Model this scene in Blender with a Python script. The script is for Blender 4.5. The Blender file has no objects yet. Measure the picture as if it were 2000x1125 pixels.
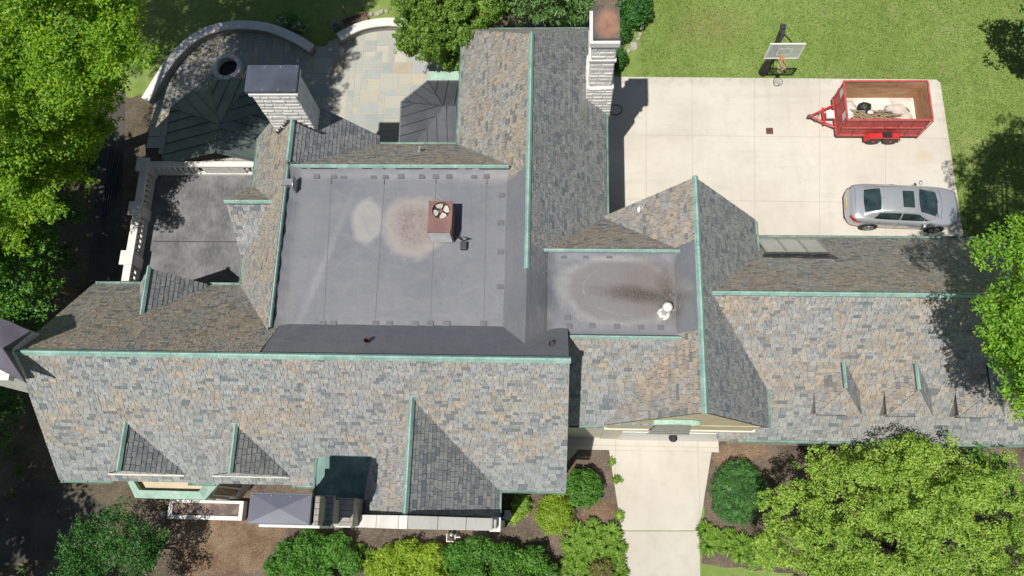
import bpy, bmesh, math, random
import numpy as np
from mathutils import Vector, Matrix
R_ = math.radians
# ---------------------------------------------------------------- camera, world, sun, exposure
S = bpy.context.scene
CAMH = 34.0
FPX = 1572.3                                   # focal length in px of a 2000 px wide picture
def _frame(f, nx, ny, yaw):
    n = Vector((nx-1000, ny-562.5, f)).normalized()
    a = Vector((0, -1, 0)); a = (a - n*a.dot(n)).normalized()
    e = a.cross(-n); c, s = math.cos(yaw), math.sin(yaw)
    return c*e - s*a, c*a + s*e, -n            # east, north, up seen in picture axes
EE, NN, UU = _frame(FPX, 1075.9, 1027.1, .0106)
cd = bpy.data.cameras.new('camera'); cam = bpy.data.objects.new('camera', cd); S.collection.objects.link(cam)
cd.sensor_width = 36; cd.lens = FPX/2000*36; cd.clip_start = .5; cd.clip_end = 3000
M = Matrix(((EE[0], -EE[1], -EE[2]), (NN[0], -NN[1], -NN[2]), (UU[0], -UU[1], -UU[2]))).to_4x4()
cam.matrix_world = Matrix.Translation((0, 0, CAMH)) @ M
S.camera = cam
SUNV = Vector((-.22, -.32, 1)).normalized()
W = bpy.data.worlds.new('World'); S.world = W; W.use_nodes = True
nt = W.node_tree; bg = nt.nodes['Background']; bg.inputs['Strength'].default_value = .055
sky = nt.nodes.new('ShaderNodeTexSky'); sky.sky_type = 'NISHITA'; sky.sun_disc = False
sky.sun_elevation = math.asin(SUNV.z); sky.sun_rotation = math.atan2(SUNV.x, SUNV.y) % (2*math.pi)
nt.links.new(sky.outputs[0], bg.inputs['Color'])
sl = bpy.data.lights.new('sun', 'SUN'); sl.energy = 4.8; sl.angle = R_(.55); sl.color = (1, .955, .88)
so = bpy.data.objects.new('sun', sl); S.collection.objects.link(so); so.location = (-20, -30, 90)
so.rotation_euler = (-SUNV).to_track_quat('-Z', 'Y').to_euler()
S.view_settings.view_transform = 'Standard'; S.view_settings.look = 'None'
S.view_settings.exposure = .12; S.view_settings.gamma = 1
COL = bpy.data.collections.new('place'); S.collection.children.link(COL)

def at(px, py, z=0.):
    d = Vector((px-1000, py-562.5, FPX)); w = Vector((d.dot(EE), d.dot(NN), d.dot(UU)))
    t = (z-CAMH)/w.z; return Vector((w.x*t, w.y*t, z))
rnd = random.Random(7)
U = rnd.uniform
# ---------------------------------------------------------------- materials
class NT:
    def __init__(s, name, rough=.8, spec=.3):
        s.m = bpy.data.materials.new(name); s.m.use_nodes = True; s.t = s.m.node_tree
        s.b = s.t.nodes['Principled BSDF']; s.b.inputs['Roughness'].default_value = rough
        s.b.inputs['Specular IOR Level'].default_value = spec
        s.geo = None
    def n(s, typ, **kw):
        x = s.t.nodes.new('ShaderNode'+typ)
        for k, v in kw.items():
            setattr(x, k, v)
        return x
    def l(s, a, b): s.t.links.new(a, b)
    def put(s, sock, v):
        if hasattr(v, 'links') or hasattr(v, 'is_linked'): s.l(v, sock)
        else:
            if isinstance(v, (tuple, list)) and len(v) == 3 and sock.type == 'RGBA': v = (*v, 1)
            sock.default_value = v
    def pos(s):
        if not s.geo: s.geo = s.n('NewGeometry')
        return s.geo.outputs['Position']
    def island(s):
        s.pos(); return s.geo.outputs['Random Per Island']
    def obj(s): return s.n('TexCoord').outputs['Object']
    def math(s, op, a, b=0., c=None, clamp=False):
        x = s.n('Math', operation=op, use_clamp=clamp); s.put(x.inputs[0], a); s.put(x.inputs[1], b)
        if c is not None: s.put(x.inputs[2], c)
        return x.outputs[0]
    def noise(s, scale, detail=3, rough=.55, vec=None, dist=0, out='Fac'):
        x = s.n('TexNoise'); s.l(vec or s.pos(), x.inputs['Vector']); x.inputs['Scale'].default_value = scale
        x.inputs['Detail'].default_value = detail; x.inputs['Roughness'].default_value = rough
        x.inputs['Distortion'].default_value = dist
        return x.outputs[out]
    def scalev(s, v, sc):
        x = s.n('VectorMath', operation='MULTIPLY'); s.put(x.inputs[0], v); x.inputs[1].default_value = sc
        return x.outputs[0]
    def ramp(s, fac, stops, const=False):
        x = s.n('ValToRGB'); s.put(x.inputs[0], fac); e = x.color_ramp
        if const: e.interpolation = 'CONSTANT'
        while len(e.elements) < len(stops): e.elements.new(.5)
        for el, (p, c) in zip(e.elements, stops):
            el.position = p; el.color = (*c, 1) if len(c) == 3 else c
        return x.outputs[0]
    def mr(s, v, a, b, c=0., d=1.):
        x = s.n('MapRange'); x.clamp = True
        for i, q in enumerate((v, a, b, c, d)): s.put(x.inputs[i], q)
        return x.outputs[0]
    def mix(s, f, a, b, mode='MIX'):
        x = s.n('Mix', data_type='RGBA', blend_type=mode); s.put(x.inputs[0], f); s.put(x.inputs[6], a); s.put(x.inputs[7], b)
        return x.outputs[2]
    def blob(s, x0, y0, rx, ry, rot=0, soft=.25, amt=.35, nscale=1.2):
        """soft-edged irregular patch round a point of the world"""
        mp = s.n('Mapping', vector_type='TEXTURE'); s.l(s.pos(), mp.inputs[0])
        mp.inputs['Location'].default_value = (x0, y0, 0); mp.inputs['Rotation'].default_value = (0, 0, rot)
        mp.inputs['Scale'].default_value = (rx, ry, 1e5)
        ln = s.n('VectorMath', operation='LENGTH'); s.l(mp.outputs[0], ln.inputs[0])
        d = s.math('ADD', ln.outputs['Value'], s.math('MULTIPLY', s.math('SUBTRACT', s.noise(nscale, 4), .5), amt*2))
        return s.mr(d, 1+soft, 1-soft), s.mr(s.math('ABSOLUTE', s.math('SUBTRACT', d, 1.)), soft, 0)
    def line(s, axis, c, w, slope=0.):
        """thin line where axis coordinate = c (+ slope * other)"""
        sp = s.n('SeparateXYZ'); s.l(s.pos(), sp.inputs[0])
        a, b = (sp.outputs[0], sp.outputs[1]) if axis == 'x' else (sp.outputs[1], sp.outputs[0])
        d = s.math('SUBTRACT', a, s.math('MULTIPLY_ADD', b, slope, c))
        return s.mr(s.math('ABSOLUTE', d), w, w*.3)
    def col(s, c): s.put(s.b.inputs['Base Color'], c); return s
    def bump(s, h, st=.3, d=.02):
        x = s.n('Bump'); x.inputs['Strength'].default_value = st; x.inputs['Distance'].default_value = d
        s.put(x.inputs['Height'], h); s.l(x.outputs[0], s.b.inputs['Normal']); return s
def simple(name, c, rough=.6, metal=0, var=.25, scale=3., spec=.4, c2=None, bump=0):
    k = NT(name, rough, spec); o = k.obj(); nz = k.noise(scale, 5, .6, o)
    lo = tuple(x*(1-var) for x in c) if c2 is None else c2
    k.col(k.ramp(nz, [(.3, lo), (.62, c)])); k.b.inputs['Metallic'].default_value = metal
    if bump: k.bump(k.noise(scale*8, 3, .6, o), bump)
    return k.m

def slate_mat(name, tan, dark=1.0, warm=(1, 1, 1), zt=(4.9, 7.2, -.16, .05)):
    k = NT(name, .62, .4); r = k.island()
    fr = lambda m: k.math('FRACT', k.math('MULTIPLY', r, m))
    r2, r3, r4 = fr(37.73), fr(91.17), fr(213.9)
    d = dark*.98; q = lambda a, b, c: (a*d, b*d, c*d)
    fine = k.noise(5.5, 7, .82, k.scalev(k.pos(), (1, 1, 1.3)), .3)
    rr = k.math('ADD', k.math('MULTIPLY', r2, .42), k.math('MULTIPLY', fine, .58))
    grey = k.ramp(rr, [(.20, q(.15, .168, .185)), (.36, q(.225, .242, .258)), (.5, q(.275, .287, .298)), (.64, q(.32, .328, .332)), (.82, q(.39, .39, .382))])
    tn = k.ramp(k.math('ADD', k.math('MULTIPLY', r3, .4), k.math('MULTIPLY', fine, .6)), [(.2, q(.21, .175, .14)), (.4, q(.30, .25, .20)), (.56, q(.37, .305, .235)), (.78, q(.46, .365, .265))])
    big = k.noise(.5, 3, .6); mid = k.noise(2.2, 4, .7, None, .5)
    sp = k.n('SeparateXYZ'); k.l(k.pos(), sp.inputs[0])
    f = k.math('ADD', k.math('MULTIPLY', big, .8), k.math('MULTIPLY', mid, .75)); f = k.math('ADD', f, k.math('MULTIPLY', r4, .30))
    f = k.math('ADD', f, k.mr(sp.outputs[2], *zt))       # less ochre near the washed eaves
    f = k.mr(f, 1.26-tan*.7, 1.56-tan*.7)
    c = k.mix(f, grey, tn)
    w = k.noise(22, 5, .75); c = k.mix(k.mr(w, .35, .75, .0, .38), c, q(.15, .15, .15))
    pl = k.math('ABSOLUTE', k.math('SUBTRACT', k.noise(3.1, 3, .55, None, 1.2), .5))
    c = k.mix(k.mr(pl, .022, .006, 0, .5), c, q(.52, .52, .51))          # pale lime tide marks
    bl = k.mr(k.noise(5.2, 4, .7, None, .6), .56, .70); c = k.mix(k.math('MULTIPLY', bl, .32), c, q(.48, .48, .465))
    c = k.mix(k.mr(k.math('ADD', r, k.math('MULTIPLY', k.noise(1.1, 1), .30)), 1.075, 1.085, 0, .72), c, (.10, .125, .15))
    k.col(k.mix(1, c, warm, 'MULTIPLY')); k.bump(k.noise(30, 3), .35, .01); return k.m
M_SL = slate_mat('slate_warm', .52, .94, (.985, .995, .985))
M_SLE = slate_mat('slate_east_range', .54, .95, (1.0, .99, .97), (3.1, 5.0, -.12, .10))
M_SLT = slate_mat('slate_ochre', .66, .94, (1.01, .99, .96))
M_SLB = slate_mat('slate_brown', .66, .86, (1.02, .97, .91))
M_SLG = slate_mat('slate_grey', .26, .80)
M_SLM = slate_mat('slate_mixed', .50, 1.02)
M_UND = simple('roof_felt', (.05, .05, .05), .9)

def copper_mat(name, a, b, c):
    k = NT(name, .55, .35); nz = k.noise(1.5, 6, .65); n2 = k.noise(14, 4, .7)
    col = k.ramp(nz, [(.3, a), (.5, b), (.68, c)])
    col = k.mix(k.mr(n2, .45, .75, 0, .4), col, (.10, .16, .13)); n4 = k.noise(2.6, 6, .8, None, 1); col = k.mix(k.mr(n4, .56, .68, 0, .55), col, (.12, .13, .095)); col = k.mix(k.mr(n4, .44, .36, 0, .4), col, tuple(min(.7, x*1.45) for x in c)); k.col(col); k.bump(n2, .15, .01)
    # pan joints every 60 cm
    return k.m
M_CU = copper_mat('copper_patina', (.19, .315, .28), (.26, .415, .37), (.34, .50, .45))
M_CUL = copper_mat('copper_pale', (.28, .43, .36), (.36, .52, .44), (.44, .58, .50))
M_GUT = copper_mat('copper_gutter', (.10, .17, .14), (.16, .26, .215), (.26, .36, .31))
M_CUD = copper_mat('copper_dark', (.05, .12, .105), (.10, .20, .175), (.17, .30, .26))
def metalroof(name, c):
    k = NT(name, .45, .45); nz = k.noise(.8, 5, .6); n2 = k.noise(9, 5, .7)
    a = tuple(x*.7 for x in c); b = tuple(min(1, x*1.35) for x in c)
    k.col(k.mix(k.mr(n2, .4, .8, 0, .4), k.ramp(nz, [(.3, a), (.55, c), (.75, b)]), a)); k.b.inputs['Metallic'].default_value = .15
    return k.m
M_SEAM_G = metalroof('seam_metal_green', (.13, .17, .155)); M_SEAM_B = metalroof('seam_metal_grey', (.10, .105, .12))
M_CAP = metalroof('chimney_cap_metal', (.075, .085, .12))
k = NT('cap_metal_rusty', .7); f, _ = k.blob(1.8, 16.55, .42, .6, 0, .35, .25, 2.5)
k.col(k.mix(f, k.ramp(k.noise(5, 4), [(.3, (.05, .055, .06)), (.7, (.11, .11, .12))]), k.ramp(k.noise(2.5, 5), [(.3, (.20, .11, .075)), (.7, (.36, .20, .13))]))); M_CAPR = k.m

def stone_mat(name, c1, c2, mortar, bw=.55, bh=.17, sc=1, bump=.7):
    k = NT(name, .85, .2); uv = k.n('UVMap').outputs[0]
    dist = k.n('VectorMath', operation='MULTIPLY_ADD'); k.l(k.noise(2.2, 3, .6, uv, 0, 'Color'), dist.inputs[0])
    dist.inputs[1].default_value = (.12, .06, 0); k.l(uv, dist.inputs[2])
    b = k.n('TexBrick'); k.l(dist.outputs[0], b.inputs['Vector']); b.offset = .43; b.squash = .7; b.squash_frequency = 3
    b.inputs['Color1'].default_value = (*c1, 1); b.inputs['Color2'].default_value = (*c2, 1); b.inputs['Mortar'].default_value = (*mortar, 1)
    b.inputs['Scale'].default_value = sc; b.inputs['Brick Width'].default_value = bw; b.inputs['Row Height'].default_value = bh
    b.inputs['Mortar Size'].default_value = .012; b.inputs['Mortar Smooth'].default_value = .4
    nz = k.noise(5, 6, .7); c = k.mix(k.mr(nz, .35, .7, 0, .5), b.outputs[0], tuple(x*.62 for x in c1))
    k.col(c); h = k.math('SUBTRACT', k.math('MULTIPLY', k.noise(7, 5, .7, k.scalev(uv, (.5, 1.6, 1))), 1.3), b.outputs['Fac'])
    k.bump(h, bump, .06); return k.m
M_ROCK = simple('rockface_limestone', (.76, .74, .70), .9, 0, .22, 4, .2, bump=.2)
M_STONE = stone_mat('limestone_rubble', (.86, .84, .80), (.79, .77, .73), (.62, .60, .56), .62, .19, 1, 1.0)
M_STONED = stone_mat('limestone_weathered', (.42, .39, .35), (.33, .31, .28), (.20, .185, .165))
M_WALL = stone_mat('limestone_wall', (.52, .48, .41), (.45, .42, .36), (.30, .28, .25), .6, .2)
k = NT('cut_limestone', .8, .2); nz = k.noise(1.7, 6, .65); n2 = k.noise(18, 5, .7)
k.col(k.mix(k.mr(n2, .5, .8, 0, .35), k.ramp(nz, [(.25, (.58, .55, .51)), (.5, (.68, .66, .63)), (.8, (.74, .72, .70))]), (.36, .34, .30))).bump(n2, .15, .01); M_CUT = k.m
k = NT('stucco_tan', .9, .15); k.col(k.ramp(k.noise(1.3, 6, .65), [(.3, (.50, .42, .29)), (.6, (.585, .50, .365)), (.8, (.63, .55, .42))])).bump(k.noise(60, 3), .3, .01); M_STUC = k.m
M_TRIM = simple('cream_paint', (.62, .59, .50), .6, 0, .12, 4)
M_WHITE = simple('white_paint', (.72, .71, .68), .5, 0, .1, 4)
M_BLACK = simple('black_plastic', (.025, .025, .028), .5, 0, .3, 6)
M_DKGREY = simple('dark_grey_steel', (.07, .075, .09), .45, .3, .3, 5)
M_GALV = simple('galvanised_steel', (.45, .46, .47), .35, .7, .25, 6)
M_RUST = simple('rusted_brown_steel', (.23, .105, .085), .7, .1, .35, 2.5, c2=(.13, .07, .06))
M_GLASS = NT('dark_window_glass', .08, .8).col((.02, .026, .028)).m
k = NT('milky_glass', .25, .6); k.col(k.ramp(k.noise(2, 4), [(.3, (.38, .41, .36)), (.7, (.50, .52, .47))])); M_SKYL = k.m

# flat roof membrane, with its puddle stains and dirt where they lie
k = NT('roof_membrane', .55, .35)
base = k.ramp(k.noise(.35, 5, .6), [(.3, (.158, .160, .178)), (.5, (.19, .192, .207)), (.7, (.222, .22, .228))])
base = k.mix(k.mr(k.noise(2.3, 6, .7, None, .5), .45, .75, 0, .35), base, (.27, .258, .25))
base = k.mix(k.mr(k.noise(1.2, 4, .6, k.scalev(k.pos(), (.35, 2.2, 1))), .52, .7, 0, .25), base, (.14, .142, .155))
def puddle(base, x, y, rx, ry, rot, rim, inner, fi=.7, fr_=.8, soft=.16, amt=.2, ns=1.2):
    a, e = k.blob(x, y, rx, ry, rot, soft, amt, ns)
    base = k.mix(k.math('MULTIPLY', a, fi), base, inner)
    return k.mix(k.math('MULTIPLY', e, fr_), base, rim)
wob = k.mr(k.noise(1.6, 5, .7, None, .6), .3, .65)
a, e = k.blob(-6.55, 10.12, .54, .84, 0, .16, .22, 2.6); base = k.mix(k.math('MULTIPLY', a, k.mr(wob, 0, 1, .5, .85)), base, (.36, .352, .32))
a, e = k.blob(-4.85, 9.92, 1.06, 1.12, .1, .14, .24, 1.6); base = k.mix(k.math('MULTIPLY', a, .85), base, (.375, .34, .30))
a, e = k.blob(-4.8, 9.95, .82, .86, 0, .40, .5, 1.6); base = k.mix(k.math('MULTIPLY', a, k.mr(wob, 0, 1, .45, .85)), base, (.25, .195, .178))
sp = k.mr(k.noise(7, 7, .85), .46, .62); ai, _ = k.blob(-5.0, 9.98, .55, .68, .3, .6, .7, 1.9)
base = k.mix(k.math('MULTIPLY', k.math('MULTIPLY', ai, sp), .75), base, (.15, .11, .095))
a, e = k.blob(2.2, 7.62, 2.0, 1.12, -.06, .16, .26, .9); base = k.mix(k.math('MULTIPLY', a, .7), base, (.215, .193, .175)); base = k.mix(k.math('MULTIPLY', e, k.mr(wob, 0, 1, .15, .62)), base, (.35, .34, .31))
a, e = k.blob(3.3, 7.75, .95, 1.0, 0, .35, .3, 1.1); base = k.mix(k.math('MULTIPLY', a, .7), base, (.19, .162, .145))
cr = k.n('TexVoronoi', feature='DISTANCE_TO_EDGE'); k.l(k.pos(), cr.inputs['Vector']); cr.inputs['Scale'].default_value = 11
crk = k.mr(cr.outputs['Distance'], .02, .10)
ai, _ = k.blob(3.05, 7.50, 1.2, .24, -.10, .6, .6, 1.6); bi, _ = k.blob(3.85, 7.35, .32, .75, .1, .6, .6, 2.0)
ab = k.math('MAXIMUM', ai, bi)
base = k.mix(k.math('MULTIPLY', ab, k.math('MULTIPLY_ADD', crk, .6, .35)), base, (.08, .062, .05))
# a pale drainage streak
a, e = k.blob(-8.1, 8.1, .11, 2.0, -.30, .8, .8, 1.0); base = k.mix(k.math('MULTIPLY', a, .4), base, (.32, .315, .31))
for x0, y0, rx, ry in ((-9.2, 6.9, .3, .8), (-2.2, 11.8, .6, .25), (-.6, 6.3, .3, .5), (-.2, 6.6, .25, .35)):
    a, e = k.blob(x0, y0, rx, ry, 0, .6, .6, 2); base = k.mix(k.math('MULTIPLY', a, .4), base, (.30, .28, .255))
for (bx, by, brx, bry, rt_) in ((-4.8, 9.9, 1.2, 1.22, .1), (-6.5, 10.1, .62, .9, 0), (2.1, 7.6, 2.02, 1.14, -.06), (2.5, 7.6, 1.55, .85, -.1), (-8.6, 7.3, .6, 1.0, .2), (-2.6, 7.2, .8, .5, 0)):
    a, e = k.blob(bx, by, brx, bry, rt_, .022, .30, 1.3); base = k.mix(k.math('MULTIPLY', e, k.mr(k.noise(2.2, 4, .7), .42, .6, 0, .5)), base, (.33, .325, .305))
lf = k.mr(k.noise(17, 2, .5), .74, .76); base = k.mix(k.math('MULTIPLY', lf, k.mr(k.noise(.7, 3), .48, .6, 0, .7)), base, (.12, .10, .08))
wr_ = k.noise(1.4, 5, .65, k.scalev(k.pos(), (2.6, .35, 1)), 1.5)
base = k.mix(1, base, (.86, .885, .93), 'MULTIPLY')
k.col(base); k.bump(k.math('ADD', k.noise(3, 5, .6, None, .8), wr_), .5, .035); M_MEM = k.m
M_SEAML = simple('membrane_lap', (.142, .145, .16), .6, 0, .2, 3)
k = NT('terrace_membrane', .7, .3)
b = k.ramp(k.noise(1.1, 6, .7), [(.3, (.075, .08, .088)), (.5, (.13, .132, .14)), (.7, (.20, .198, .20))])
b = k.mix(k.mr(k.noise(6, 7, .75, k.scalev(k.pos(), (2.2, .6, 1))), .5, .75, 0, .6), b, (.30, .295, .29))
b = k.mix(k.mr(k.noise(11, 3, .6), .70, .76, 0, .7), b, (.42, .41, .39)); k.col(b); M_TERR = k.m

# concrete of yard and drive with its control joints
def concrete(name, joints, tint=1.):
    k = NT(name, .85, .2); n1 = k.noise(.28, 5, .6); n2 = k.noise(2.1, 6, .7); n3 = k.noise(28, 4, .7)
    c = k.ramp(n1, [(.3, (.50*tint, .462*tint, .395*tint)), (.55, (.56*tint, .525*tint, .46*tint)), (.75, (.60*tint, .57*tint, .51*tint))])
    c = k.mix(k.mr(n2, .48, .74, 0, .42), c, (.44*tint, .41*tint, .36*tint)); c = k.mix(k.mr(n3, .55, .8, 0, .35), c, (.36*tint, .34*tint, .30*tint))
    st = k.mr(k.noise(.9, 4, .6, k.scalev(k.pos(), (1.6, .25, 1))), .56, .72, 0, .3); c = k.mix(st, c, (.40*tint, .385*tint, .35*tint))
    for ax, cc, sl_ in joints: c = k.mix(k.math('MULTIPLY', k.line(ax, cc, .022, sl_), .42), c, (.26, .24, .21))
    k.col(c); k.bump(n3, .2, .01); return k
k = concrete('yard_concrete', [('x', 3.87, .02), ('x', 5.72, .035), ('x', 8.13, .06), ('x', 10.7, .08), ('x', 13.3, .1), ('y', 17.5, -.012), ('y', 14.3, -.012)])
c = k.b.inputs['Base Color'].links[0].from_socket
cv = k.n('TexVoronoi', feature='DISTANCE_TO_EDGE'); k.l(k.noise(.5, 3, .5, None, 0, 'Color'), cv.inputs['Vector']); cv.inputs['Scale'].default_value = 3
c = k.mix(k.math('MULTIPLY', k.mr(cv.outputs['Distance'], .006, .001, 0, .22), k.mr(k.noise(.3, 1), .52, .6)), c, (.3, .28, .25))
ty = k.math('MULTIPLY', k.mr(k.noise(.6, 4, .7, k.scalev(k.pos(), (.25, 2.4, 1)), .4), .55, .68), .28); c = k.mix(ty, c, (.38, .355, .32))
for bx, by, br in ((4.9, 15.1, .5), (8.8, 16.2, .3), (6.4, 18.6, .7), (11.5, 12.6, .6), (3.0, 17.2, .6), (13.9, 15.2, .4)):
    e_, _ = k.blob(bx, by, br, br*.7, .4, .8, .8, 1.5); c = k.mix(k.math('MULTIPLY', e_, .30), c, (.40, .37, .33))
e_, _ = k.blob(16.6, 16.4, .35, .25, 0, .6, .5, 3); c = k.mix(k.math('MULTIPLY', e_, .35), c, (.52, .38, .18))
e1 = k.mr(k.line('y', 20.4, .5, 0), 0, 1, 0, .55); c = k.mix(k.math('MULTIPLY', e1, k.mr(k.noise(3, 5), .35, .65)), c, (.36, .34, .29))
e1 = k.mr(k.line('x', 17.85, .45, 0), 0, 1, 0, .55); c = k.mix(k.math('MULTIPLY', e1, k.mr(k.noise(3, 5), .35, .65)), c, (.38, .355, .30))
k.col(c); M_YARD = k.m
M_DRIVE = concrete('drive_concrete', [('y', 3.25, 0), ('x', 2.58, .015), ('x', 6.0, -.0)], .90).m
M_DRIVE2 = concrete('drive_concrete_grey', [], .84).m
# lawn, mulch, asphalt
def lawn(name, c1, c2, c3):
    k = NT(name, .9, .15); n1 = k.noise(.3, 5, .65); n2 = k.noise(2.2, 6, .7); n3 = k.noise(16, 6, .8)
    st = k.noise(.9, 2, .5, k.scalev(k.pos(), (1.3, .08, 1)))
    c = k.ramp(k.math('ADD', k.math('MULTIPLY', n1, .5), k.math('MULTIPLY', n2, .5)), [(.36, c1), (.5, c2), (.62, c3)])
    c = k.mix(k.mr(st, .42, .6, 0, .3), c, tuple(x*1.3 for x in c2))
    c = k.mix(k.mr(n3, .40, .74, 0, .6), c, tuple(x*.45 for x in c1))
    dr = k.mr(k.noise(.8, 6, .8, None, .7), .54, .72, 0, .6); c = k.mix(dr, c, (.33, .30, .15))
    k.col(c); k.bump(n3, .8, .06); return k
k = lawn('lawn_grass', (.155, .225, .05), (.21, .30, .078), (.29, .36, .12))
c = k.b.inputs['Base Color'].links[0].from_socket
e_, _ = k.blob(7.5, 23.2, 1.5, .9, 0, .7, .6, 1); c = k.mix(k.math('MULTIPLY', e_, .5), c, (.24, .21, .085))
yd = k.mr(k.noise(26, 1, .5), .76, .78); c = k.mix(k.math('MULTIPLY', yd, .85), c, (.62, .52, .08)); k.col(c); M_LAWN = k.m
def mulch(name, cs, leaf):
    k = NT(name, .95, .1); n1 = k.noise(.8, 5, .6); n3 = k.noise(20, 6, .8, None, .6); v = k.n('TexVoronoi'); k.l(k.math('ADD', 0, 0) and k.pos(), v.inputs['Vector']); v.inputs['Scale'].default_value = 30
    c = k.ramp(n1, [(.35, cs[0]), (.5, cs[1]), (.68, cs[2])]); c = k.mix(k.mr(n3, .35, .7, 0, .7), c, tuple(x*.35 for x in cs[0]))
    sp = k.n('SeparateColor'); k.l(v.outputs['Color'], sp.inputs[0])
    c = k.mix(k.mr(sp.outputs[0], leaf+.07, leaf+.08, 0, .6), c, (.42, .32, .22)); k.col(c); k.bump(k.math('ADD', n3, v.outputs['Distance']), 1., .05); return k.m
M_MULCH = mulch('mulch', ((.16, .125, .10), (.24, .195, .155), (.34, .265, .20)), .86)
M_MULCHR = mulch('mulch_reddish', ((.22, .14, .09), (.33, .225, .15), (.44, .32, .225)), .82)
M_SOIL = mulch('leaf_litter', ((.14, .115, .08), (.20, .17, .12), (.28, .24, .17)), .90)
k = NT('old_asphalt', .9, .2); k.col(k.mix(k.mr(k.noise(14, 5, .75), .55, .7, 0, .5), k.ramp(k.noise(.9, 5), [(.3, (.05, .047, .042)), (.7, (.10, .092, .08))]), (.17, .15, .12))); M_ASPH = k.m
k = NT('bluestone_flags', .7, .3); r = k.island(); r2 = k.math('FRACT', k.math('MULTIPLY', r, 57.3))
c = k.ramp(r, [(0, (.30, .33, .325)), (.2, (.36, .375, .34)), (.42, (.40, .40, .35)), (.6, (.43, .395, .315)), (.74, (.33, .36, .37)), (.86, (.45, .435, .38)), (.95, (.39, .32, .235))], True)
c = k.mix(k.mr(k.noise(1.7, 6, .7), .4, .7, 0, .5), c, (.46, .43, .35)); c = k.mix(k.mr(r2, 0, 1, 0, .35), c, (.28, .30, .30)); k.col(c); k.bump(k.noise(12, 4), .2, .01); M_FLAG = k.m
M_GROUT = simple('sand_grout', (.50, .45, .34), .9, 0, .2, 6)

def leafmat(name, c, c2, dark, trans=.35, yellow=None):
    k = NT(name, .5, .35); r = k.island(); n = k.noise(1.3, 3, .6); n2 = k.noise(.35, 2)
    col = k.ramp(k.math('ADD', k.math('MULTIPLY', r, .55), k.math('MULTIPLY', n, .45)), [(.25, dark), (.5, c), (.78, c2)])
    if yellow: col = k.mix(k.mr(k.noise(1.5, 4, .75), .60, .72, 0, .7), col, yellow)
    k.col(col)
    tr = k.n('BsdfTranslucent'); k.l(k.mix(1, col, (1.5, 1.35, .5), 'MULTIPLY'), tr.inputs[0]); ms = k.n('MixShader'); ms.inputs[0].default_value = trans
    out = [x for x in k.t.nodes if x.type == 'OUTPUT_MATERIAL'][0]
    k.l(k.b.outputs[0], ms.inputs[1]); k.l(tr.outputs[0], ms.inputs[2]); k.l(ms.outputs[0], out.inputs[0]); return k.m
L_MAPLE = leafmat('maple_leaf', (.18, .35, .018), (.33, .50, .025), (.06, .18, .015), .45, (.52, .60, .04))
L_MAPR = leafmat('bright_leaf', (.18, .37, .028), (.30, .50, .05), (.07, .19, .018), .42)
L_ARB = leafmat('arborvitae_leaf', (.15, .28, .035), (.26, .42, .07), (.06, .14, .02), .3, (.40, .33, .08))
L_HEM = leafmat('hemlock_leaf', (.12, .24, .06), (.22, .36, .13), (.05, .11, .03), .25)
L_YEL = leafmat('honey_leaf', (.27, .43, .06), (.42, .56, .10), (.12, .24, .035), .35)
L_DARK = leafmat('dark_leaf', (.04, .15, .025), (.08, .23, .035), (.015, .06, .012), .3)
L_MID = leafmat('mid_leaf', (.08, .23, .028), (.15, .34, .04), (.025, .09, .012), .3)
L_BOX = leafmat('golden_box_leaf', (.25, .37, .025), (.37, .50, .045), (.12, .21, .018), .3)
L_HEDGE = leafmat('hedge_leaf', (.06, .17, .04), (.10, .25, .055), (.02, .075, .018), .2, (.22, .22, .05))
L_HOST = leafmat('hosta_leaf', (.20, .35, .045), (.33, .50, .10), (.07, .17, .02), .3)
L_BRN = leafmat('bronze_leaf', (.16, .16, .045), (.22, .23, .06), (.07, .07, .02), .2)
L_WHITE = leafmat('white_petal', (.70, .72, .72), (.8, .8, .8), (.45, .5, .45), .2)
M_BARK = simple('bark', (.16, .13, .10), .9, 0, .5, 6, bump=.6)
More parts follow.
